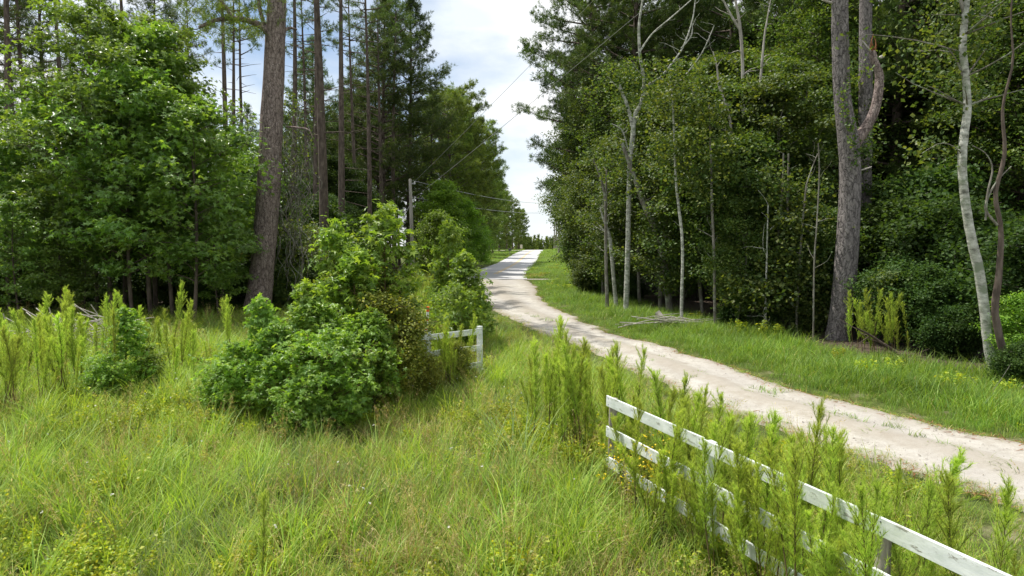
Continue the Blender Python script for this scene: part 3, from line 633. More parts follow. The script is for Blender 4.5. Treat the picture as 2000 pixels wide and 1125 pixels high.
# hanging vines beside it
e = empty('vine_tangle', (gx(575, 29.5), 29.5, 0), 'grey leafless vines hanging in a tangle right of the big left pine', 'vine')
mb = MB(); o2 = (gx(575, 29.5), 29.5, 0)
for k_ in range(34):
    px0 = rng.normal(575, 17); y0 = rng.uniform(190, 330); y1 = rng.uniform(420, 600); n_ = 9
    pts = [(px0 + rng.normal(0, 9) + 10*math.sin(j*1.1+k_), y0+(y1-y0)*j/(n_-1), rng.uniform(.6, 1.6), rng.normal(0, .4)) for j in range(n_)]
    P = spline(stem_world(pts, 29.5, o2), 26); tube(mb, P[:, :3], np.maximum(P[:, 3], .006), 4)
for k_ in range(22):
    px0 = rng.normal(585, 18); y0 = rng.uniform(230, 480); a = rng.uniform(0, 6.28); r_ = rng.uniform(10, 30)
    pts = [(px0+r_*math.cos(a+j*.7)*.7, y0+r_*math.sin(a+j*.7)*1.3+j*6, 1.0, rng.normal(0, .15)) for j in range(7)]
    P = spline(stem_world(pts, 29.5, o2), 20); tube(mb, P[:, :3], np.maximum(P[:, 3], .006), 4)
mb.build('vine_stems', M['grey_bark'], e)
cr = MB(); C = np.array([np.array(at(rng.normal(570, 22), rng.uniform(180, 600), 29.8+rng.normal(0, .3)))-np.array(o2) for _ in range(2200)])
leaves(cr, C, .10, T_OV, 0, up=.4); cr.build('vine_leaves', M['oak'], e)

# right forked pine
Y = 21.5; o_ = (gx(1640, Y), Y, 0)
e = empty('pine_tree', o_, 'big grey pine whose trunk forks, one arm curving right to a broken top', 'tree')
mb = MB(); add_stem(mb, [(1632,690,56),(1638,650,47),(1645,600,44),(1652,520,42),(1658,420,40),(1660,330,38),(1656,270,37),(1646,200,31),(1642,120,31),(1640,0,29),(1640,-150,27),(1642,-400,22),(1645,-700,14),(1645,-980,4)], Y, o_, 60, 28, .02)
mb.build('trunk', M['pine_bark_shaded'], e)
mb = MB(); add_stem(mb, [(1660,290,26),(1674,272,24),(1692,248,19),(1708,215,18),(1716,175,17),(1717,145,15),(1707,118,14),(1704,100,12)], Y, o_, 30, 16, .03); f_ = mb.build('broken_arm', M['pine_bark'], e)
mb = MB()
for q in ([(1702,112,6),(1700,90,4),(1706,66,1)], [(1706,108,6),(1711,88,4),(1708,74,1)], [(1704,105,5),(1704,90,4),(1701,80,1)]): add_stem(mb, q, Y, o_, 5, 4)
tag(mb.build('splintered_tip', M['split'], f_), 'splintered reddish broken wood')
mb = MB(); 
for q in ([(1700,100,5),(1690,88,4),(1684,80,3)], [(1712,118,5),(1720,112,7),(1726,110,6)], [(1676,334,3),(1690,330,3),(1702,326,2)], [(1632,8,5),(1618,4,5),(1606,0,4)]): add_stem(mb, q, Y, o_, 5, 6)
mb.build('branch_stub', M['dead'], e)
mb = MB(); cr = MB()
for k_ in range(46):
    z_ = rng.uniform(13, 24); a = rng.uniform(0, 6.28); Ln = rng.uniform(2, 4.5)
    P = branch_path((0.1, 0, z_), (math.cos(a), math.sin(a), .35), Ln, 6, .2); tube(mb, P, np.linspace(.06, .012, 7), 5); pine_spray(cr, P[2:], 26, .55, 16)
mb.build('limb', M['pine_bark_shaded'], e); cr.build('crown', M['needle'], e)
cr = MB(); C = np.array([np.array(at(1660+12*math.sin(q*9)+rng.normal(0, 6), 60+q*270, Y-.35+rng.normal(0, .08)))-np.array(o_) for q in rng.uniform(0, 1, 420)])
leaves(cr, C, .085, T_OV, 0, up=.4); cr.build('climbing_vine', M['oak'], e)

# pine behind it
Y = 27; o_ = (gx(1690, Y), Y, 0); e = empty('pine_tree', o_, 'straight grey pine just behind the broken arm of the forked pine', 'tree')
mb = MB(); add_stem(mb, [(1688,610,26),(1688,400,26),(1690,200,25),(1691,0,22),(1690,-300,16),(1690,-700,5)], Y, o_, 30, 16); add_stem(mb, [(1693,20,12),(1698,0,9),(1706,-40,7)], Y, o_, 6, 8); mb.build('trunk', M['pine_bark_shaded'], e)
# pale trunk
Y = 15.5; o_ = (gx(1938, Y), Y, 0); e = empty('pale_tree', o_, 'slim tree with a crooked white trunk near the right edge', 'tree')
mb = MB(); Pt = add_stem(mb, [(1945,770,20),(1938,720,18),(1930,670,18),(1922,600,18),(1912,530,18),(1898,470,17),(1886,400,16),(1879,330,15.5),(1882,270,15),(1889,215,14),(1886,150,13),(1880,95,13),(1885,30,12),(1892,-60,9),(1896,-200,5)], Y, o_, 50, 14, .03); mb.build('trunk', M['pale_bark'], e)
mb = MB(); cr = MB(); 
for q in ([(1881,150,5),(1868,118,3),(1855,100,2,-.3),(1850,95,1.5,-.5)], [(1890,145,4),(1908,120,3),(1925,95,2,-.2)], [(1884,30,8),(1876,0,6),(1872,-60,4)], [(1878,300,3),(1860,285,2,-.3),(1835,280,1.5,-.6),(1800,300,1,-.8)], [(1886,50,3),(1910,30,2,-.3),(1940,35,1.5,-.6)]):
    P = add_stem(mb, q, Y, o_, 8, 5); C = np.repeat(P[3:, :3], 34, 0)+rng.normal(0, .28, (34*len(P[3:]), 3)); C[:, 1] += .35; leaves(cr, C, .10, T_OV, 0, up=.6, droop=.6)
for k_ in range(26):
    z_ = rng.uniform(6.0, 11.5); a = rng.uniform(0, 6.28); Ln = rng.uniform(.8, 2.2); p0 = Pt[min(49, int(np.argmin(abs(Pt[:, 2]-z_)))), :3]
    P = branch_path(p0, (math.cos(a), math.sin(a), .3), Ln, 4, 0); tube(mb, P, np.linspace(.025, .006, 5), 4)
    C = np.repeat(P[1:], 30, 0)+rng.normal(0, .3, (120, 3)); C = C[C[:, 1] > -.1]; leaves(cr, C, .10, T_OV, 0, up=.6, droop=.6)
mb.build('limb', M['grey_bark'], e); cr.build('crown', M['oak'], e)
Y = 14.5; o_ = (gx(1975, Y), Y, 0); e = empty('leaning_tree', o_, 'reddish brown leaning trunk just right of the white one', 'tree')
mb = MB(); add_stem(mb, [(1985,790,16),(1975,745,15),(1960,690,14),(1948,640,14),(1943,600,13),(1950,540,12),(1955,450,9),(1944,380,8),(1962,300,7),(1958,210,5),(1978,120,4),(1974,30,3),(1985,-80,3)], Y, o_, 40, 10, .04); mb.build('trunk', M['far_bark'], e)
mb = MB(); add_stem(mb, [(1948,440,5),(1925,410,5),(1932,380,4),(1950,350,3),(1975,325,2)], Y, o_, 14, 6); add_stem(mb, [(1925,430,4),(1928,380,4),(1938,330,3),(1925,300,2),(1900,285,1.5)], Y, o_, 14, 6); mb.build('bare_limb', M['grey_bark'], e)

# forked pale tree in the right woods and other hardwood trunks seen against the leaves
def traced_tree(name, Y, base_px, stems, label, bark='grey_bark', leafm='oak', leafpts=(), nl=0, cat='tree'):
    o_ = (gx(base_px, Y), Y, 0); e = empty(name, o_, label, cat); mb = MB()
    ends = []
    for q in stems: P = add_stem(mb, q, Y, o_, max(8, len(q)*6), 8, .03); ends.append(P)
    for P in ends:
        for _ in range(5):
            i_ = rng.integers(len(P)//4, len(P)); d = np.array([rng.normal(0, .8), rng.normal(0, .6), rng.uniform(.2, 1.0)])
            Q = branch_path(P[i_, :3], d, rng.uniform(.3, 1.1), 5, .1, .35); tube(mb, Q, np.linspace(min(.022, P[i_, 3]*.5), .004, 6), 4)
    mb.build('trunk', M[bark], e)
    if leafpts:
        cr = MB()
        for (px, py, r, n_) in leafpts:
            c = np.array(at(px, py, Y))-np.array(o_); rr = r/F*Y
            k_ = max(4, n_//26); cc = c+rng.normal(0, .5, (k_, 3))*rr; C = cc[rng.integers(0, k_, n_)]+rng.normal(0, 1, (n_, 3))*np.array([.28, .28, .12])
            tb_ = rng.uniform(0, 1, n_); leaves(cr, C, .12, T_OV, 0, up=1, tint=tb_)
        cr.build('crown', M[leafm], e)
    return e
traced_tree('forked_tree', 30, 1232, [[(1222,620,11),(1226,500,11),(1228,400,10),(1230,320,10),(1236,265,10),(1240,225,8),(1252,200,7),(1258,160,6),(1250,110,6),(1248,50,5),(1255,0,4),(1260,-60,2)],
  [(1236,250,8),(1228,215,7),(1215,180,6),(1210,165,4)], [(1258,170,5),(1290,150,4),(1315,120,3.5),(1335,90,3),(1352,40,2.5),(1358,0,2)], [(1250,100,4),(1275,65,3),(1310,35,2.5),(1350,0,2)], [(1226,290,3),(1215,255,2.5),(1195,242,2)], [(1330,95,3),(1350,70,2.5),(1352,45,1.5)],[(1340,145,2.5),(1370,105,2),(1395,50,1.5)]],
  'grey tree forking in a V with long bare upper branches, in the right woods', 'pale_bark', 'oak', [(1210,150,60,900),(1270,170,60,900),(1225,330,60,900)])
traced_tree('slim_tree', 31, 1182, [[(1186,600,8),(1184,520,7),(1183,430,6),(1181,380,5),(1170,340,4),(1158,310,2)], [(1183,430,5),(1184,370,4),(1185,330,3)]], 'slim dark trunk left of the leaning pale one at the forest corner', 'grey_bark')
traced_tree('slim_tree', 32, 1200, [[(1205,610,9),(1200,560,8),(1195,500,8),(1190,460,7),(1176,420,4),(1172,405,2)], [(1191,470,5),(1182,455,3),(1172,440,2)]], 'crooked pale trunk at the left corner of the right woods', 'pale_bark')
traced_tree('leaning_tree', 29, 1310, [[(1312,640,16),(1305,580,14),(1298,520,13),(1280,450,12),(1258,400,11),(1240,350,9),(1215,280,7)]], 'thick grey trunk leaning left behind the leaves right of the cut log', 'grey_bark')
traced_tree('slim_tree', 25, 1333, [[(1333,660,7),(1331,600,6.5),(1333,520,6),(1332,460,6),(1325,400,5.5),(1320,350,5),(1316,250,4),(1310,150,2)]], 'slim pale stem rising straight right of the cut log', 'pale_bark', 'oak', [(1325,300,60,1200),(1320,180,60,1200)])
traced_tree('slim_tree', 24, 1395, [[(1397,660,6.5),(1396,600,6),(1395,520,6),(1393,460,5.5),(1390,390,5),(1388,300,4),(1385,200,2)]], 'slim stem with lichen grey bark, second right of the cut log', 'grey_bark', 'oak', [(1390,330,70,1500),(1385,220,60,1200)])
traced_tree('slim_tree', 22.5, 1492, [[(1488,675,4),(1493,640,4),(1496,560,3.5),(1498,480,3),(1500,400,2)], [(1496,675,4),(1494,650,3.5),(1496,600,3)]], 'thin twin white stems at the edge of the grass', 'pale_bark', 'oak', [(1480,560,50,1100),(1530,540,55,1300)])
traced_tree('slim_tree', 23.5, 1517, [[(1516,675,6.5),(1516,600,6),(1514,540,6),(1522,440,5.5),(1528,370,4),(1530,300,3)]], 'left stem of the pair of pale stems left of the forked pine', 'grey_bark', 'oak', [(1525,380,60,1200)])
traced_tree('slim_tree', 23.5, 1533, [[(1529,670,6.5),(1530,600,6),(1532,540,5.5),(1537,470,5),(1538,400,4),(1540,300,3)]], 'right stem of the pair of pale stems left of the forked pine', 'grey_bark', 'oak', [(1545,420,60,1200)])
traced_tree('slim_tree', 22.5, 1560, [[(1558,680,5.5),(1556,620,5),(1560,540,5),(1566,450,4),(1575,360,3)]], 'slim stem standing alone just left of the forked pine', 'grey_bark', 'oak', [(1570,520,50,1200),(1580,610,40,900),(1560,440,50,900)])
traced_tree('dead_tree', 26, 1450, [[(1448,665,8),(1445,560,7),(1440,420,6),(1430,300,6),(1425,230,5),(1405,170,4),(1400,130,3),(1392,100,2)], [(1506,668,6),(1514,500,5),(1520,330,4),(1518,250,4),(1500,210,3),(1478,180,2)], [(1518,250,3),(1532,200,2),(1535,170,1.5)]], 'bare pale branches sticking out of the leaves in the middle of the right woods', 'dead')
traced_tree('dead_tree', 30, 1440, [[(1462,620,9),(1458,400,8),(1452,260,7),(1450,120,6),(1446,60,6),(1440,20,5),(1430,-30,3)], [(1446,60,5),(1425,25,4),(1410,-5,3)], [(1456,330,5),(1480,200,5),(1492,80,4),(1498,40,3),(1505,0,2)]], 'dead forked branches high in the right woods', 'dead')
traced_tree('bare_shrub', 20.5, 1590, [[(1588,680,3.5),(1590,520,3),(1595,440,2.5),(1600,340,2.5),(1598,280,2)], [(1575,360,2.5),(1585,330,2),(1597,300,1.5)]], 'thin bare stems just left of the forked pine trunk', 'grey_bark', cat='shrub')

# ---- right woods: edge pines, then walls of hardwoods in rows
for (px, Y, k_, sc, rz, lb) in [(1148, 50, 0, 1.05, .4, 'tall dark green pine forming the left edge of the right woods against the sky'), (1190, 55, 1, 1.08, 2.2, 'tall pine just behind the edge pine of the right woods'), (1235, 46, 0, 1.0, 3.9, 'dark pine third from the sky gap in the right woods'), (1140, 62, 1, .80, 5.1, 'pine low behind the edge pine beside the paved road')]:
    x = gx(px, Y); place('pine_tree', PINE_EDGE[k_], (x, Y, 0), rz, sc, lb, 'tree')
row1 = [(1142,47,3,.9),(1150,43,1,.85),(1178,39,0,.8),(1215,37,3,1.0),(1250,34,1,1.0),(1290,31.5,0,.9),(1335,29,3,1.0),(1375,28,1,.95),(1420,27,0,.85),(1465,25.5,3,.9),(1505,26,1,.95),(1555,25.5,3,.85),(1590,27,0,.9),(1440,24,3,.6),(1545,23.5,3,.5),(1590,23.5,3,.55)]
row1.sort()
for q_, (px, Y, k_, sc) in enumerate(row1):
    x = gx(px, Y); place('hardwood_tree', OAKS[k_], (x, Y, 0), rng.uniform(0, 6), sc, ordn(q_)+' leafy hardwood rightward from the sky gap in the front row of the right woods', 'tree', 'front row hardwoods of the right woods')
for i_ in range(40):
    px = 1130+i_*24+rng.uniform(-12, 12); Y = max(16, np.interp(px, [1130, 1300, 1500, 1700, 1900, 2100], [52, 40, 33, 33, 29, 23]) + rng.uniform(-1, 4)); x = gx(px, Y)
    place('hardwood_tree', OAKS[rng.integers(0, 3)], (x, Y, 0), rng.uniform(0, 6), rng.uniform(.9, 1.2), 'taller hardwood in the second row of the right woods', 'tree', 'second row hardwoods of the right woods')
for i_ in range(60):
    px = rng.uniform(1150, 2150); Y = np.interp(px, [1130, 1300, 1500, 1700, 1900, 2100], [62, 52, 44, 39, 36, 32]) + rng.uniform(-2, 16); x = gx(px, Y)
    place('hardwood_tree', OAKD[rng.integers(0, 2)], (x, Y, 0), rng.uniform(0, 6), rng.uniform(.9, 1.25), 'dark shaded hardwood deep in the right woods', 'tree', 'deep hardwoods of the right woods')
for i_ in range(52):
    px = rng.uniform(1230, 2200); Y = np.interp(px, [1130, 1300, 1500, 1700, 1900, 2100], [60, 44, 36, 31, 28, 25]) + rng.uniform(0, 24); x = gx(px, Y)
    pr_ = PINE_EDGE[rng.integers(0, 2)] if rng.uniform() < .45 else PINES[rng.integers(0, 4)]
    place('pine_tree', pr_, (x, Y, 0), rng.uniform(0, 6), rng.uniform(.85, 1.05), 'tall shaded pine rising behind the hardwoods of the right woods', 'tree', 'pines rising in the right woods')
# shrubs at the foot of the right woods
for q_, (px, Y, k_, sc) in enumerate(sorted([(1150,50,2,1.1),(1150,40,0,.8),(1230,35,1,.7),(1740,20.5,2,.7),(1790,20,0,.85),(1830,19,2,.65),(1770,23,2,1.2),(1850,22,2,1.2),(1720,24,2,1.1),(1895,18,1,.7),(2010,14,1,.5),(1995,17.5,2,.8),(1925,20,2,1.1),(1870,18,1,.7),(1580,22.8,0,.45),(1500,23.5,1,.4),(2080,16,2,1.0),(1440,24.5,1,.5),(1810,26,2,1.6),(1740,28,2,1.5)])):
    x = gx(px, Y); place('shrub', SHRUBS[k_], (x, Y, 0), rng.uniform(0, 6), sc, ordn(q_)+' leafy shrub from the left along the shaded foot of the right woods', 'shrub', 'shrubs along the right woods')
for (px, Y, sc, lb) in [(2003, 15.2, .32, 'yellow-green leafy sapling in front of the leaning brown trunk at the right edge'), (1180, 40, .42, 'light green low sapling at the foot of the corner trees')]:
    x = gx(px, Y); place('sapling', LIMES[1], (x, Y, 0), 1.0, sc, lb, 'sapling')

# ------------------------------------------------------------------ near bushes
bush = [(742,13.4,SAPS[0],1.10,'tallest bright sweetgum sapling of the middle thicket'), (655,13.0,SAPS[0],1.0,'sweetgum sapling with a thin pointed top left of the tallest one'), (700,12.6,SAPS[1],1.10,'sweetgum sapling between the two tallest in the thicket'),
        (752,13.8,SAPS[1],.95,'sweetgum sapling with a branch drooping right over the thicket'), (600,12.0,SAPS[1],.88,'low sweetgum sapling on the left shoulder of the thicket'), (505,11.4,SAPS[1],.80,'young sweetgum leading shoot on the left side of the thicket'),
        (640,11.6,GUMB[0],.78,'dense dark star-leaved sweetgum bush in the middle of the thicket'), (555,11.0,GUMB[0],.66,'star-leaved bush at the lower left of the thicket'), (470,11.3,SAPS[2],.62,'leafy outer left end of the sweetgum thicket'), (705,12.0,GUMB[0],.72,'dense sweetgum bush at the lower right of the thicket'), (575,10.1,SAPS[2],.42,'low sweetgum sprig in front of the thicket'),
        (620,10.8,SAPS[2],.75,'sweetgum sprouts low at the front centre of the thicket'), (680,11.2,SAPS[2],.70,'leafy sprouts at the front right foot of the thicket'), (435,11.8,SAPS[2],.45,'outermost low sprout left of the thicket'),
        (240,13.6,SAPS[1],.66,'small sweetgum sapling alone in the left field'), (205,12.9,SAPS[2],.42,'low leafy sprout at the foot of the lone left sapling'), (285,14.0,SAPS[2],.42,'low sprout just right of the lone left sapling'),
        (880,21.0,SAPS[0],1.08,'slender sweetgum sapling beside the sand road'), (872,21.5,SAPS[1],1.0,'bushy sweetgum sapling left of the slender roadside one'), (905,19.0,SAPS[1],1.05,'bushy sweetgum sapling just before the slender roadside one'), (935,19.5,SAPS[1],.7,'thin low sapling leaning over the road edge'), (885,17.5,SAPS[2],.9,'low sprouts at the foot of the roadside saplings')]
for (px, Y, pr_, sc, lb) in bush:
    x = gx(px, Y); place('sweetgum_sapling', pr_, (x, Y, 0), rng.uniform(0, 6), sc*1.04, lb, 'sapling', sxy=rng.uniform(.74, 1.02), parts=('stem', 'foliage'))
for (px, Y, sc, lb) in [(728,13.0,.88,'olive bush with small yellowing leaves on the right side of the thicket'), (735,12.4,.9,'yellow-brown small-leaved bush inside the right of the thicket'), (690,13.6,1.1,'small-leaved olive bush behind the middle of the thicket'), (828,13.0,.40,'low yellow-leaved bush against the far fence boards'), (882,14.2,.42,'small-leaved green bush between the two far fence posts')]:
    x = gx(px, Y); place('olive_bush', OLIV[0], (x, Y, 0), rng.uniform(0, 6), sc, lb, 'bush', parts=('stem', 'foliage'))

# ------------------------------------------------------------------ fences
def make_fence(posts, tops, lvls, ptop, label, gate=False, round_posts=False, board_side=-1):
    o_ = posts[0]; e = empty('board_fence', (o_[0], o_[1], 0), label, 'fence')
    P = [np.array([p[0]-o_[0], p[1]-o_[1]]) for p in posts]
    for k_, p in enumerate(P):
        mb = MB(); h = ptop + rng.uniform(-.03, .03)
        if round_posts and k_ in (0, 2): tube(mb, [(p[0], p[1], -.3), (p[0]+.01, p[1], h*.5), (p[0]+.02, p[1]+.01, h)], [.055, .052, .05], 12, rough=.05, cap=True); mt = M['post']
        else:
            d = P[min(k_+1, len(P)-1)]-P[max(k_-1, 0)]; a = math.atan2(d[1], d[0]); Mx = np.array([[math.cos(a), -math.sin(a), 0], [math.sin(a), math.cos(a), 0], [0, 0, 1]])
            box(mb, (p[0], p[1], h/2-.15), (.10, .10, h+.3), M=Mx); mt = M['board']
        o = mb.build('post', mt, e)
        bv = o.modifiers.new('bevel', 'BEVEL'); bv.width = .006; bv.segments = 1; bv.limit_method = 'ANGLE'
    for k_ in range(len(P)-1):
        for lv in lvls:
            a_, b_ = P[k_], P[k_+1]; d = b_-a_; Ln = np.linalg.norm(d); d = d/Ln; nn = np.array([-d[1], d[0]])*board_side
            c = (a_+b_)/2+nn*.068; ang = math.atan2(d[1], d[0]); mb = MB()
            tl = rng.uniform(-.008, .008); box(mb, (0, 0, 0), (Ln-.006, .024, .128))
            o = mb.build('board', M['board'], e); o.location = (c[0], c[1], lv+rng.uniform(-.012, .012)); o.rotation_euler = (0, tl, ang)
            for ex in (-1, 1):
                for ez in (-.035, .035):
                    nb_ = MB(); tube(nb_, [(ex*(Ln/2-.06), -.011, ez), (ex*(Ln/2-.06), -.0145, ez)], [.006, .006], 8, cap=True)
                    nb_.V[-1] = nb_.V[-1]; q = nb_.build('nail_head', M['black'], o)
            bv = o.modifiers.new('bevel', 'BEVEL'); bv.width = .004; bv.segments = 1
    return e
make_fence([(1.2,8.1),(1.86,6.3),(2.5,4.5),(3.1,2.75)], 0, (1.13, .76, .40), 1.15, 'white three board fence in the right foreground half hidden by feathery weeds', round_posts=True, board_side=-1)
make_fence([(-.72,15.1),(-1.75,14.1),(-3.3,12.9)], 0, (1.08, .72, .36), 1.2, 'short white board fence behind the thicket, ending at a post beside the road', board_side=1)
# cap and rear side of the end post
# orange and white marker stake
Y = 15.4; o_ = (gx(829, Y), Y, 0); e = empty('marker_stake', o_, 'leaning orange and white striped marker stake in the weeds behind the far fence', 'marker')
top = np.array(at(836, 599, Y))-np.array(o_); bot = np.array([-.03, 0, 0])
def lerp(a): return bot+(top-bot)*a
mb = MB(); tube(mb, [lerp(0), lerp(.97)], [.03, .03], 10); mb.build('shaft', M['white'], e)
for a, b in ((.93, 1.0), (.62, .68), (.80, .83)):
    mb = MB(); tube(mb, [lerp(a), lerp(b)], [.034, .034], 10, cap=True); mb.build('orange_band', M['orange'], e)

# ------------------------------------------------------------------ utility pole, wires, far poles
Y = 62; pb = (gx(807, Y), Y, 0)
e = empty('utility_pole', pb, 'weathered grey wooden utility pole at the edge of the left woods', 'pole')
tp_ = np.array(at(801, 350, Y))-np.array(pb)
mb = MB(); tube(mb, np.linspace([0, 0, -.2], tp_, 8), np.linspace(.19, .13, 8), 12, rough=.02, cap=True); mb.build('shaft', M['pole'], e)
ins = []
for fr, dx in ((.955, .42), (.79, .36)):
    c = tp_*fr; mb = MB(); box(mb, (c[0]+dx/2, c[1]-.05, c[2]), (dx, .08, .08)); mb.build('bracket', M['metal'], e)
    mb = MB(); tube(mb, [(c[0]+dx, c[1]-.05, c[2]-.05), (c[0]+dx, c[1]-.05, c[2]+.22)], [.06, .045], 8, cap=True); mb.build('insulator', M['white'], e); ins.append(np.array(pb)+c+np.array([dx, -.05, .22]))
mb = MB(); tube(mb, [tp_*.76, (-3.4, -1, .1)], [.02, .02], 5); mb.build('guy_wire', M['wire'], e)
def wire(a, b, sag, lb, r=.018):
    mb = MB(); n = 40; t = np.linspace(0, 1, n)[:, None]; P = np.array(a)*(1-t)+np.array(b)*t; P[:, 2] -= 4*sag*(t*(1-t))[:, 0]
    rr = r*np.clip(P[:, 1]/30, .35, 1.3)
    tube(mb, P-P[0], rr, 5); o = mb.build('power_line', M['wire']); o.location = P[0]; tag(o, lb, 'cable')
wire(ins[0], (13.5, -16, 13.2), .25, 'upper thin cable crossing the sky from the utility pole', .008)
wire(ins[1], (14.5, -12, 13.0), .25, 'lower thin cable crossing the sky and the right pines', .010)
wire(ins[0], (gx(1092, 150), 150, 12.2), .8, 'upper cable from the utility pole over the road to the far poles', .022)
wire(ins[1], (gx(1092, 150), 150, 10.3), .8, 'lower cable from the utility pole over the road to the far poles', .022)
for (px, Y, h, lb) in [(1091.5, 150, 12.6, 'tallest pale pole on the bank right of the paved road crest'), (1086.5, 205, 10.0, 'pale pole second in the line at the road crest'), (1082.5, 250, 10.0, 'shortest pale pole farthest along the right of the road')]:
    x = gx(px, Y); e = empty('utility_pole', (x, Y, ground_z(x, Y)), lb, 'pole'); mb = MB(); tube(mb, [(0, 0, -.3), (0, 0, h*.5), (0, 0, h)], [.28, .24, .2], 8, cap=True); mb.build('shaft', M['post'], e)
    mb = MB(); box(mb, (0, -.25, h-.6), (2.0, .1, .12)); mb.build('crossarm', M['post'], e)
# mailbox, roadside sign
x = gx(999.5, 150)-.4; Y = 150; e = empty('mailbox', (x, Y, ground_z(x, Y)), 'dark mailbox on a post on the left verge near the crest', 'mailbox')
mb = MB(); box(mb, (0, 0, .5), (.14, .14, 1.1)); mb.build('post', M['post'], e)
mb = MB(); a = np.linspace(0, PI, 9); pr2 = np.r_[[[-.22, 0]], np.c_[-.22*np.cos(a), .22+.18*np.sin(a)], [[.22, 0]]]; n = len(pr2)
V = np.vstack([np.c_[np.full(n, -.35), pr2[:, 0], pr2[:, 1]+1.05], np.c_[np.full(n, .35), pr2[:, 0], pr2[:, 1]+1.05]])
mb.add(V, [(i, (i+1) % n, (i+1) % n+n, i+n) for i in range(n)], smooth=False); c0_ = V[:n].mean(0); c1_ = V[n:].mean(0)
mb.add(np.vstack([V[:n], c0_]), [(i, (i+1) % n, n) for i in range(n)]); mb.add(np.vstack([V[n:], c1_]), [(i, (i+1) % n, n) for i in range(n)]); mb.build('box', M['black'], e)
x = gx(1018, 180); Y = 180; e = empty('roadside_sign', (x, Y, ground_z(x, Y)), 'small square cream sign on a post left of the road crest', 'sign')
mb = MB(); box(mb, (0, 0, .9), (.12, .1, 1.8)); mb.build('post', M['post'], e); mb = MB(); box(mb, (0, -.08, 1.35), (.62, .04, 1.0)); mb.build('panel', M['cream'], e)

# cut log, sticks, fallen branches
x, y = G(1290, 636); e = empty('cut_log', (x, y, 0), 'pale cut log propped up at the edge of the right woods', 'log')
mb = MB(); tube(mb, [(.28, -.2, .02), (.1, 0, .2), (-.1, .15, .48)], [.12, .12, .115], 14, rough=.03, cap=True); mb.build('wood', M['dead'], e)
e = empty('stick_pile', (gx(1325, 24.5), 24.5, 0), 'heap of grey dead sticks right of the cut log', 'sticks'); mb = MB()
for _ in range(34): a = rng.normal(0, .25); c = np.r_[rng.normal(0, .6), rng.normal(0, .3), rng.uniform(.03, .35)]; d = np.array([math.cos(a), math.sin(a)*.6, rng.normal(0, .12)])*rng.uniform(.4, 1.1); tube(mb, [c-d, c+rng.normal(0, .05, 3), c+d], [.018, .016, .008], 5)
mb.build('sticks', M['dead'], e)
def branch_obj(pts, Y, lb, bark='far_bark', name='fallen_branch'):
    o_ = at(pts[0][0], pts[0][1], Y); e = empty(name, o_, lb, 'branch'); mb = MB()
    for q in (pts,): add_stem(mb, q, Y, o_, 16, 7)
    P = stem_world(pts, Y, o_)
    for _ in range(7):
        i_ = rng.integers(1, len(P)); d = rng.normal(0, .35, 3)+np.array([0, 0, .15]); tube(mb, [P[i_, :3], P[i_, :3]+d*.6+rng.normal(0, .04, 3), P[i_, :3]+d], [.012, .008, .004], 4)
    mb.build('wood', M[bark], e)
branch_obj([(1672,640,3,-.2),(1700,655,4),(1725,672,6),(1750,688,7),(1775,705,6,-.4)], 18.0, 'fallen brown branch sloping down right of the forked pine')
branch_obj([(1850,750,3),(1890,765,4),(1930,775,4,-.4),(1975,785,4,-.6)], 14.0, 'long dead branch lying at the foot of the white trunk', 'dead')
branch_obj([(1920,735,4),(1950,755,5),(1990,780,5,-.3)], 14.5, 'dead branch leaning down to the right edge of the photo')
e = empty('brush_pile', (gx(150, 19), 19, 0), 'heap of pale dead branches in the left field', 'brush'); mb = MB()
for _ in range(70):
    a = rng.normal(-.5, .6); c = np.r_[rng.normal(0, .8), rng.normal(0, .5), rng.uniform(.05, 1.0)]; d = np.array([math.cos(a), rng.normal(0, .3), math.sin(a)*.8])*rng.uniform(.3, .9); tube(mb, [c-d, c+rng.normal(0, .06, 3), c+d], [.016, .013, .006], 4)
mb.build('sticks', M['dead'], e)

# ------------------------------------------------------------------ dog fennel
def make_fennel(H, nbr=40, thr=84, seed=0, low=.25, wide=.34):
    st = MB(); fo = MB(); z = np.linspace(0, H, 9); ln = rng.normal(0, .05, 2); b = rng.uniform(-.05, .05)
    tp = np.c_[ln[0]*z+b*np.sin(z*2), ln[1]*z+b*np.cos(z*2)-b, z]; tube(st, tp, np.linspace(.009, .002, 9), 5)
    C = []; D = []
    for k_ in range(nbr):
        t_ = low+(1-low)*(k_+rng.uniform(0, 1))/nbr; zz_ = t_*H; p0 = np.array([np.interp(zz_, z, tp[:, 0]), np.interp(zz_, z, tp[:, 1]), zz_])
        a = k_*2.4+rng.uniform(-.3, .3); Ln = wide*H/1.5*(1.12-t_)**.7*rng.uniform(.35, 1.75)*(min(1, (t_-low)*3+.25))
        hh = rng.uniform(.14, .62); P = branch_path(p0, (math.cos(a)*hh, math.sin(a)*hh, .85), Ln, 4, .3, .14); tube(st, P, np.linspace(.0025, .001, 5), 3)
        s = rng.uniform(0.05, 1, thr); i0 = np.clip((s*4).astype(int), 0, 3); f = (s*4-i0)[:, None]; C.append(P[i0]*(1-f)+P[i0+1]*f)
        d = rng.normal(0, .42, (thr, 3)); d[:, 2] += .55; d += nrm(P[-1]-P[0])*.6; D.append(nrm(d))
    C = np.concatenate(C); D = np.concatenate(D)
    C = np.vstack([C, np.c_[rng.normal(0, .01, (120, 2))+tp[-1, :2], H*rng.uniform(.85, 1.0, 120)]]); d = rng.normal(0, .4, (120, 3)); d[:, 2] += .8; D = np.vstack([D, nrm(d)])
    leaves(fo, C, rng.uniform(.022, .062, len(C)), needle_template(.034), 0, dirs=D, tint=np.clip(C[:, 2]/H*.6+rng.uniform(-.1, .5, len(C)), 0, 1))
    return st.mesh('fennel_stem', [M['stem']]), fo.mesh('fennel_foliage', [M['fennel']])
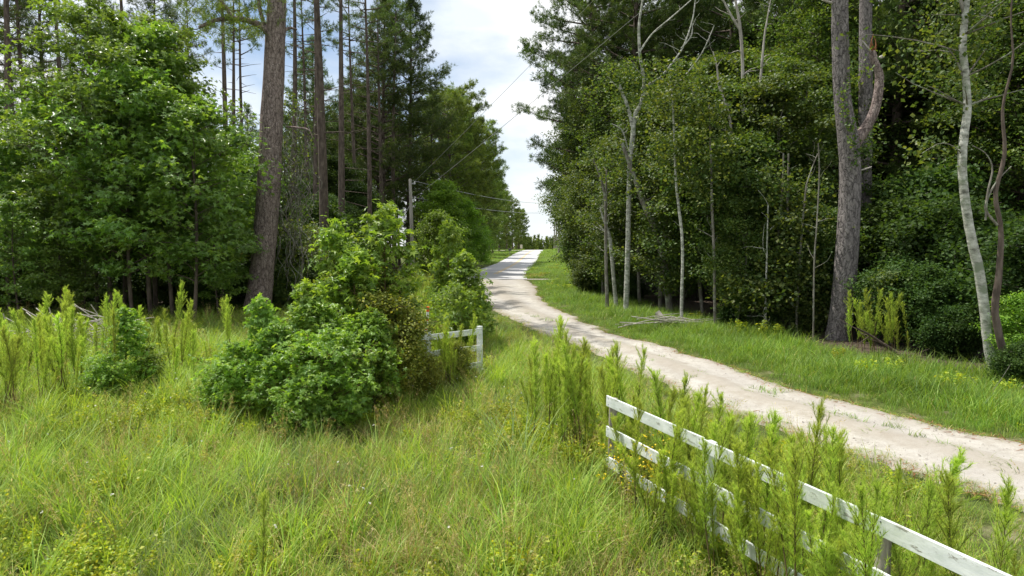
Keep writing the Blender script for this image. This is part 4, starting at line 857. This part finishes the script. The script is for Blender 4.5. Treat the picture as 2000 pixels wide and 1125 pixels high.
FEN = [make_fennel(1.55, 56), make_fennel(1.3, 48), make_fennel(1.75, 58, low=.42), make_fennel(1.1, 46, low=.18, wide=.40), make_fennel(1.45, 44, low=.42, wide=.32), make_fennel(1.6, 34, 90, low=.5, wide=.38), make_fennel(1.5, 70, 90, low=.3, wide=.30)]
def fennels(pts, lb, grp, smin=.85, smax=1.15, order=False):
    lb0 = lb
    for q_, (x, y) in enumerate(sorted(pts, key=lambda p: -p[1])):
        if order: lb = ordn(q_)+' '+lb0+', counted from its far end'
        k_ = rng.integers(0, 7); sc = rng.uniform(smin*.68, smax*1.02)
        place('dog_fennel', FEN[k_], (x, y, 0), rng.uniform(0, 6.28), sc, lb, 'weed', grp, parts=('stem', 'foliage'), tilt=tuple(rng.normal(0, .10, 2)), sxy=rng.uniform(.9, 1.35))
def blob(px, Y, n, sx, sy):
    return [(gx(px, Y)+rng.normal(0, sx), Y+rng.normal(0, sy)) for _ in range(n)]
fennels(blob(1105, 9.6, 17, .22, .35)+blob(1165, 9.3, 20, .25, .35)+blob(1060, 10.2, 7, .2, .3), 'tall dog fennel in the brown-stemmed clump left of the near fence', 'tall clump left of the near fence', .95, 1.15)
along = [(1.2+(8.1-y)*.36, y) for y in np.linspace(8.4, 4.0, 49)]
fennels([(x+rng.uniform(.2, .6), y+rng.normal(0, .12)) for x, y in along], 'dog fennel growing close behind the near fence', 'dog fennel behind the near fence', .8, 1.08, True)
fennels([(x+rng.uniform(.6, 1.3), y+rng.normal(0, .2)) for x, y in along if rng.uniform() < .7 and y > 5.6], 'dog fennel between the near fence and the road', 'dog fennel between the fence and the road', .5, .9, True)
fennels([(x-rng.uniform(.12, .38), y+rng.normal(0, .12)) for x, y in along*2 if y > 4.3 and (y < 6.9) and rng.uniform() < .85], 'dog fennel standing in front of the near fence', 'dog fennel before the near fence', .72, .98, True)
fennels([(1.12, 7.75), (1.25, 7.6), (1.38, 7.45), (1.2, 7.9)], 'dog fennel hiding the far end of the near fence boards', 'dog fennel at the far end of the near fence', .62, .8)
fennels([(gx(490, 5.0), 5.0)], 'single tall wispy dog fennel close to the camera at the bottom left', None, 1.0, 1.0)
fennels([(gx(1020, 6.0)+rng.normal(0, .1), 6.0)], 'lone slim dog fennel low in the middle foreground', None, .6, .6)
fennels(blob(40, 12.5, 32, .6, .8)+blob(0, 15, 26, .9, 1)+blob(130, 14.5, 26, .9, .9)+blob(200, 16.5, 18, .9, .9), 'hazy dog fennel in the broad stand at the left edge of the field', 'stand at the left edge', .75, 1.2)
fennels(blob(285, 17.5, 14, .35, .3)+blob(330, 15, 5, .4, .4)+blob(385, 14.5, 5, .4, .5)+blob(440, 15.5, 8, .5, .5), 'dog fennel before the dark foot of the left woods', 'dog fennel before the left woods', .7, 1.0)
fennels(blob(830, 30, 22, .8, 3)+blob(885, 14.6, 9, .16, .2)+blob(874, 13.7, 9, .10, .15)+blob(862, 15.3, 5, .1, .2), 'dog fennel round the far fence and the marker stake', 'dog fennel by the far fence', .7, 1.0)
fennels(blob(1700, 18.8, 14, .35, .3)+blob(1735, 18.2, 8, .3, .3), 'feathery dog fennel at the foot of the forked pine', 'dog fennel by the forked pine', .8, 1.15)
# tall cane grass with arching blades
def blade(mb, p0, az, Ln, w, bend, lean=.15, seg=6, mat=0, tint=.5):
    t_ = np.linspace(0, 1, seg); rad_ = Ln*(lean*t_+bend*t_**2.2); z = Ln*(t_-.45*bend*t_**2.5)
    c, s = math.cos(az), math.sin(az); P = np.c_[p0[0]+rad_*c, p0[1]+rad_*s, p0[2]+z]; ww = w*(1-t_**1.8)*.5+w*.02
    A = np.c_[P[:, 0]-s*ww, P[:, 1]+c*ww, P[:, 2]]; B = np.c_[P[:, 0]+s*ww, P[:, 1]-c*ww, P[:, 2]]
    V = np.empty((seg*2, 3)); V[0::2] = A; V[1::2] = B; mb.add(V, [(2*i, 2*i+1, 2*i+3, 2*i+2) for i in range(seg-1)], mat, tint, True)
mb = MB(); o_ = (gx(1010, 8.6), 8.6, 0)
for _ in range(60): blade(mb, (rng.normal(0, .10), rng.normal(0, .10), 0), rng.uniform(0, 6.28), rng.uniform(.7, 1.25), .016, rng.uniform(.1, .55), rng.uniform(.05, .35), tint=rng.uniform(0, 1))
for _ in range(5): blade(mb, (0, 0, 0), PI+rng.normal(0, .2), rng.uniform(1.3, 1.6), .014, rng.uniform(.05, .2), .5, tint=.9)
o = mb.build('cane_grass', M['grass_blue']); o.location = o_; tag(o, 'coarse grass clump with long blades arching left in the middle of the field', 'grass')

# yellow flowers on the fence
e = empty('flowering_weed', (1.45, 7.3, 0), 'weed with small yellow flowers against the second board of the near fence', 'flower')
mb = MB(); fl = MB(); lf = MB()
for _ in range(30):
    p = np.array([rng.normal(0, .12), rng.normal(0, .3), 0]); p[0] -= p[1]*.36+.12; P = branch_path(p, (rng.normal(0, .3), rng.normal(0, .3), 1), rng.uniform(.55, 1.0), 5, 0, .12); tube(mb, P, np.linspace(.004, .002, 6), 3)
    C = P[-1]+rng.normal(0, .05, (6, 3)); leaves(fl, C, .022, T_OV, 0, up=1, rand=.7); leaves(fl, C, .022, T_OV, 0, up=1, rand=.7)
    leaves(lf, np.repeat(P[1:], 4, 0)+rng.normal(0, .03, (20, 3)), .05, T_RH, 0, up=.6)
mb.build('stems', M['stem'], e); tag(fl.build('flowers', M['flower'], e), kind='stuff'); lf.build('foliage', M['weed'], e)

# ------------------------------------------------------------------ grasses: templates scattered by geometry nodes
def scatter(name, templates, P, idx, rot, scl, mats, label, cat='grass'):
    mb = MB(); cnt = []
    for tmb in templates:
        n0 = mb.n
        for (Fq, mat, sm), V, T in zip(tmb.Q, tmb.V, tmb.T):
            off = Fq.min()*0
        base = 0
        Vt = np.concatenate(tmb.V); Tt = np.concatenate(tmb.T); start = mb.n
        mb.V.append(Vt); mb.T.append(Tt)
        for Fq, mat, sm in tmb.Q: mb.Q.append((Fq+start, mat, sm))
        mb.n += len(Vt); cnt.append(len(Vt))
    nt_ = mb.n; mb.V.append(P); mb.T.append(np.full(len(P), .5)); mb.n += len(P)
    me = bpy.data.meshes.new(name); V = np.concatenate(mb.V)
    me.vertices.add(len(V)); me.vertices.foreach_set('co', V.astype(np.float32).ravel())
    loops = []; starts = []; mi = []; c = 0
    for Fq, mat, sm in mb.Q:
        k_ = Fq.shape[1]; loops.append(Fq.ravel()); starts.append(c+np.arange(len(Fq))*k_); c += Fq.size; mi.append(np.full(len(Fq), mat))
    loops = np.concatenate(loops); starts = np.concatenate(starts)
    me.loops.add(len(loops)); me.loops.foreach_set('vertex_index', loops.astype(np.int32)); me.polygons.add(len(starts)); me.polygons.foreach_set('loop_start', starts.astype(np.int32))
    me.polygons.foreach_set('material_index', np.concatenate(mi).astype(np.int32)); me.polygons.foreach_set('use_smooth', np.ones(len(starts), bool))
    def attr(nm, ty, key, arr):
        a = me.attributes.new(nm, ty, 'POINT'); a.data.foreach_set(key, arr)
    attr('tint', 'FLOAT', 'value', np.concatenate(mb.T).astype(np.float32))
    tpl = np.concatenate([np.full(c_, i) for i, c_ in enumerate(cnt)]+[np.full(len(P), -1)]); attr('tpl', 'INT', 'value', tpl.astype(np.int32))
    z = np.zeros(nt_); attr('pick', 'INT', 'value', np.concatenate([z, idx]).astype(np.int32))
    attr('rot', 'FLOAT_VECTOR', 'vector', np.vstack([np.zeros((nt_, 3)), rot]).astype(np.float32).ravel()); attr('scl', 'FLOAT_VECTOR', 'vector', np.vstack([np.ones((nt_, 3)), scl]).astype(np.float32).ravel())
    for m_ in mats: me.materials.append(m_)
    me.update(calc_edges=True)
    o = link(name, me)
    ng = bpy.data.node_groups.new('scatter', 'GeometryNodeTree'); ng.interface.new_socket('Geometry', in_out='INPUT', socket_type='NodeSocketGeometry'); ng.interface.new_socket('Geometry', in_out='OUTPUT', socket_type='NodeSocketGeometry')
    n = ng.nodes; l = ng.links; gi = n.new('NodeGroupInput'); go = n.new('NodeGroupOutput')
    def na(nm, ty): a = n.new('GeometryNodeInputNamedAttribute'); a.data_type = ty; a.inputs['Name'].default_value = nm; return a.outputs['Attribute']
    cmp = n.new('FunctionNodeCompare'); cmp.data_type = 'INT'; cmp.operation = 'GREATER_EQUAL'; l.new(na('tpl', 'INT'), cmp.inputs[2]); cmp.inputs[3].default_value = 0
    sg = n.new('GeometryNodeSeparateGeometry'); sg.domain = 'POINT'; l.new(gi.outputs[0], sg.inputs[0]); l.new(cmp.outputs[0], sg.inputs['Selection'])
    sp2 = n.new('GeometryNodeSplitToInstances'); sp2.domain = 'POINT'; l.new(sg.outputs['Selection'], sp2.inputs[0]); l.new(na('tpl', 'INT'), sp2.inputs['Group ID'])
    ip = n.new('GeometryNodeInstanceOnPoints'); l.new(sg.outputs['Inverted'], ip.inputs['Points']); l.new(sp2.outputs['Instances'], ip.inputs['Instance']); ip.inputs['Pick Instance'].default_value = True
    l.new(na('pick', 'INT'), ip.inputs['Instance Index'])
    er = n.new('FunctionNodeEulerToRotation'); l.new(na('rot', 'FLOAT_VECTOR'), er.inputs[0]); l.new(er.outputs[0], ip.inputs['Rotation']); l.new(na('scl', 'FLOAT_VECTOR'), ip.inputs['Scale'])
    l.new(ip.outputs[0], go.inputs[0]); md = o.modifiers.new('scatter', 'NODES'); md.node_group = ng
    return tag(o, label, cat, kind='stuff')

def tuft(nb, h, w, rad, bend=(.1, .6), straw=.0, seg=4, mat=0, smat=1):
    mb = MB()
    for _ in range(nb):
        r = rad*math.sqrt(rng.uniform()); a = rng.uniform(0, 6.28); s = rng.uniform() < straw
        blade(mb, (r*math.cos(a), r*math.sin(a), -.02), rng.uniform(0, 6.28), h*rng.uniform(.45, 1.1), w*rng.uniform(.6, 1.3), rng.uniform(*bend), rng.uniform(.0, .35), seg, smat if s else mat, rng.uniform(0, 1))
    return mb
def weed_tuft(h, rad, mat=2):
    mb = MB()
    for _ in range(9):
        r = rad*math.sqrt(rng.uniform()); a = rng.uniform(0, 6.28); P = branch_path((r*math.cos(a), r*math.sin(a), 0), (rng.normal(0, .2), rng.normal(0, .2), 1), h*rng.uniform(.6, 1.1), 5, 0, .1)
        tube(mb, P, np.linspace(.003, .0015, 6), 3, mat=mat); C = np.repeat(P[1:], 7, 0)+rng.normal(0, .018, (35, 3)); leaves(mb, C, .036, T_RH, mat, up=.7, rand=.6)
    return mb
def seedheads(h, mat=1):
    mb = MB()
    for _ in range(7):
        r = .12*math.sqrt(rng.uniform()); a = rng.uniform(0, 6.28); P = branch_path((r*math.cos(a), r*math.sin(a), 0), (rng.normal(0, .25), rng.normal(0, .25), 1), h*rng.uniform(.7, 1.1), 6, -.4, .07)
        tube(mb, P, np.linspace(.0025, .001, 7), 3, mat=mat)
        C = np.repeat(P[-3:], 8, 0)+rng.normal(0, .02, (24, 3)); d = rng.normal(0, .5, (24, 3)); d[:, 2] += .5; leaves(mb, C, .03, needle_template(.07), mat, dirs=nrm(d))
    return mb
GM = [M['grass'], M['straw'], M['weed'], M['grass_blue'], M['verge']]
FIELD_T = [tuft(44, .50, .0085, .17, straw=.10), tuft(44, .42, .0075, .18, straw=.12), tuft(40, .58, .0095, .15, (.2, .8), .06), tuft(44, .36, .006, .18, (.3, 1.0), .75), tuft(44, .42, .006, .18, (.2, .9), .45),
           tuft(44, .45, .007, .17, straw=.08, mat=3), weed_tuft(.42, .16), weed_tuft(.32, .16), seedheads(.75), tuft(26, .75, .012, .12, (.25, .7), .03)]
LXY = Le[::-1]; RXY = Re[::-1]
def road_lr(y):
    return np.interp(y, LXY[:, 1], LXY[:, 0]), np.interp(y, RXY[:, 1], RXY[:, 0])
def scatter_pts(x0, x1, y0, y1, dens):
    n = int((x1-x0)*(y1-y0)*dens); return rng.uniform(x0, x1, n), rng.uniform(y0, y1, n)
X = []; Yv = []
for (x0, x1, y0, y1, dn) in [(-8, 8, 3.2, 9, 34), (-14, 6, 9, 16, 24), (-22, 4, 16, 26, 14), (-24, 3, 26, 60, 7), (-20, 0, 60, 100, 3)]:
    a, b = scatter_pts(x0, x1, y0, y1, dn); X.append(a); Yv.append(b)
X = np.concatenate(X); Yv = np.concatenate(Yv)
lft, rgt = road_lr(Yv)
keep = (X < np.where(Yv < 58, lft-.05, np.interp(Yv, PY, PLX)-.1)) & (abs(X) < Yv*.80+1.5) & ~((X < -12.5) & (Yv > 30))
# thin worn strip beside the road
thin = (lft-X) ; prob = np.clip((thin+.1)/1.0, .10, 1); prob = np.where(Yv < 20, prob, 1)
bare = (thin < 2.2) & (vnoise(X, Yv, .8, 21) > .55) & (Yv < 13); prob = np.where(bare, prob*.25, prob)
keep &= rng.uniform(0, 1, len(X)) < prob
X = X[keep]; Yv = Yv[keep]; thin = thin[keep]; n = len(X)
na_ = vnoise(X, Yv, 2.2, 1)*.6+vnoise(X, Yv, .7, 2)*.4; nb_ = vnoise(X, Yv, 1.8, 3)*.6+vnoise(X, Yv, .6, 4)*.4; r_ = rng.uniform(0, 1, n)
pick = rng.integers(0, 3, n); dry = ss(-6, -2.0, X)*(Yv < 13)
pick = np.where((na_ > .61-.13*dry) & (r_ < .75), rng.choice([3, 4], n), pick); pick = np.where((na_ < .36) & (r_ < .6), 5, pick)
pick = np.where((nb_ > .60) & (rng.uniform(0, 1, n) < .65), rng.choice([6, 7], n), pick); pick = np.where(rng.uniform(0, 1, n) < .07, 8, pick)
pick = np.where((rng.uniform(0, 1, n) < .10+.22*(X < -4)) , 9, pick)
hs = (.65+.7*(vnoise(X, Yv, 1.4, 8)*.6+vnoise(X, Yv, .45, 9)*.4))*np.clip(.28+thin*.38, .26, 1.0)*rng.uniform(.85, 1.15, n)
wd = np.clip(Yv/10, 1, 2.2)
hs = np.where(Yv > 26, hs*.75, hs)
rot = np.c_[rng.normal(0, .12, n), rng.normal(0, .12, n), rng.uniform(0, 6.28, n)]
scatter('grass', FIELD_T, np.c_[X, Yv, hz(X, Yv)], pick, rot, np.c_[hs*wd**.5, hs*wd**.5, hs], GM, 'tall sunlit field grass, green and straw, covering the left and the foreground', 'grass')
print('field tufts', n)
# verge on the right of the sand road
VT = [tuft(50, .26, .007, .2, straw=.03, mat=4), tuft(50, .20, .006, .2, (.3, .9), straw=.08, mat=4), tuft(40, .32, .008, .18, (.2, .8), .02, mat=4), weed_tuft(.25, .18)]
X = []; Yv = []
for (x0, x1, y0, y1, dn) in [(6, 16, 5, 16, 30), (2.5, 14, 16, 26, 20), (1, 9, 26, 60, 11), (1, 14, 60, 110, 5), (2, 18, 110, 210, 2.2), (-14, 4, 100, 205, 1.6)]:
    a, b = scatter_pts(x0, x1, y0, y1, dn); X.append(a); Yv.append(b)
X = np.concatenate(X); Yv = np.concatenate(Yv); lft, rgt = road_lr(Yv); prx = np.interp(Yv, PY, PRX); plx = np.interp(Yv, PY, PLX)
inright = X > np.where(Yv < 57, rgt+.02, prx+.15); edge_x = np.interp(Yv, [9, 13.5, 16.5, 20, 24, 29, 35, 44, 56, 57], [14.5, 11.3, 9.9, 8.7, 8.1, 6.9, 5.7, 5.1, 6, 30])
keep = (inright & (X < edge_x+rng.normal(0, .4, len(X)))) | ((X < plx-.2) & (Yv > 100))
keep &= ~((Yv > 57.0-.1*X-.2) & (Yv < 60.2-.1*X) & (X > 1)) & ~((Yv > 188) & (Yv < 197) & (X < 3)) & (X < Yv*.80+1.5)
dr = X-rgt; keep &= (rng.uniform(0, 1, len(X)) < np.clip((dr+.1)/.4, .2, 1)) | (Yv > 57)
X = X[keep]; Yv = Yv[keep]; dr = dr[keep]; n = len(X)
hs = (.7+.8*vnoise(X, Yv, 1.5, 31))*np.where(Yv < 57, np.clip(.5+dr*.45, .5, 1.5), 1.2)*rng.uniform(.85, 1.15, n); wd = np.clip(Yv/14, 1, 3.0)
pick = rng.choice([0, 1, 2], n); pick = np.where(rng.uniform(0, 1, n) < .006, 3, pick)
scatter('verge_grass', VT, np.c_[X, Yv, hz(X, Yv)], pick, np.c_[rng.normal(0, .1, n), rng.normal(0, .1, n), rng.uniform(0, 6.28, n)], np.c_[hs*wd**.6, hs*wd**.6, hs], GM, 'shorter green grass on the verge between the roads and the right woods', 'grass')
print('verge tufts', n)
# grass tufts growing along the middle of the sand road
tm = [tuft(26, .13, .006, .10, (.4, 1.1), .1, mat=4).mesh('road_tuft', GM) for _ in range(4)]
for (px, py) in [(1790,859),(1838,876),(1878,888),(1862,905),(1975,928),(1945,912),(1755,838),(1738,838),(1660,822),(1640,815),(1628,820),(1600,805),(1582,797),(1500,770),(1512,778),(1525,768),(1478,762),(1460,770),(1700,850),(1340,735),(1355,740),(1365,732),(1290,700),(1305,708),(1030,615),(1042,620),(1052,622),(1062,627),(1072,630),(1082,632),(1610,812),(1672,828),(1380,738),(1275,708)]:
    x, y = G(px, py); o = link('grass_tuft', tm[rng.integers(0, 4)]); s = rng.uniform(.7, 1.5)*(1 if y < 18 else 1.5); o.location = (x, y, .05); o.scale = (s*1.3, s*1.3, s); o.rotation_euler[2] = rng.uniform(0, 6)
    tag(o, 'small grass tuft on the middle ridge of the sand road', 'grass tuft', 'tufts on the sand road')
# pine straw and litter along the road edges
mb = MB(); s_ = rng.integers(5, NS-5, 2600); side = rng.uniform(0, 1, 2600) < .6; E = np.where(side[:, None], Re[s_], Le[s_]); dirv = nrm(Re[s_]-Le[s_]); E = E+dirv*np.where(side, -1, 1)[:, None]*abs(rng.normal(0, .16, 2600))[:, None]
C = np.c_[E, np.full(2600, .055)]; d = rng.normal(0, 1, (2600, 3)); d[:, 2] *= .12
leaves(mb, C, rng.uniform(.06, .18, 2600), needle_template(.05), 0, dirs=nrm(d), up=2); tag(mb.build('pine_straw', M['split']), 'scattered reddish pine straw along the edges of the sand road', 'litter', kind='stuff')
# pebbles, and sprouts creeping in from both edges of the road
mb = MB(); m_ = 2600; si = rng.integers(5, NS-5, m_); f_ = rng.uniform(.02, .98, m_)[:, None]; Q = Le[si]*(1-f_)+Re[si]*f_; ok = Q[:, 1] < 36; Q = Q[ok]; m_ = len(Q)
O8 = np.array([(1,0,0),(0,1,0),(-1,0,0),(0,-1,0),(0,0,.6),(0,0,-.4)]); F8 = np.array([(0,1,4),(1,2,4),(2,3,4),(3,0,4),(1,0,5),(2,1,5),(3,2,5),(0,3,5)])
sz = rng.uniform(.004, .012, m_)*rng.choice([1, 1, 1.8], m_); C = np.c_[Q, hz(Q[:, 0], Q[:, 1])+.04]
V = C[:, None]+O8[None]*sz[:, None, None]*rng.uniform(.6, 1.3, (m_, 6, 1)); mb.add(V.reshape(-1, 3), (F8[None]+(np.arange(m_)*6)[:, None, None]).reshape(-1, 3), 0, .5, False)
tag(mb.build('pebbles', M['post']), 'small grey pebbles strewn over the sand road', 'pebbles', kind='stuff')
m_ = 1500; si = rng.integers(5, NS-5, m_); sd_ = rng.uniform(0, 1, m_); dv = nrm(Re[si]-Le[si])
B = np.where((sd_ < .4)[:, None], Re[si]-dv*abs(rng.normal(0, .14, m_))[:, None], Le[si]+dv*abs(rng.normal(0, .2, m_))[:, None])
mid = (sd_ > .88); cen = .5*(Le[si]+Re[si])+dv*rng.normal(0, .12, m_)[:, None]; B = np.where(mid[:, None], cen, B)
ok = (B[:, 1] < 50) & (~mid | (vnoise(B[:, 0], B[:, 1], 1.0, 51) > .5)); B = B[ok]; n = len(B)
scatter('roadside_sprouts', [tuft(22, .11, .006, .10, (.4, 1.1), .15, mat=4), tuft(16, .08, .006, .08, (.5, 1.2), .3, mat=4), tuft(18, .16, .006, .08, (.3, 1.0), .1, mat=4)], np.c_[B, hz(B[:, 0], B[:, 1])+.03], rng.integers(0, 3, n),
        np.c_[np.zeros((n, 2)), rng.uniform(0, 6.28, n)], np.repeat(rng.uniform(.5, 1.3, n)[:, None], 3, 1), GM, 'low ragged grass sprouts creeping over the edges of the sand road', 'grass')
# white specks: tiny flowers
mb = MB(); pts = [(1272-0+0, 862), (433, 1080), (1085, 848), (1735, 640), (1700, 632), (1180, 590)]
C = []
for _ in range(60): C.append([rng.uniform(-7, 2), rng.uniform(6, 14), rng.uniform(.35, .6)])
leaves(mb, np.repeat(np.array(C), 3, 0), .022, T_OV, 0, up=1); tag(mb.build('white_wildflowers', M['white_petal']), 'tiny white flower specks in the field grass', 'flowers', kind='stuff')
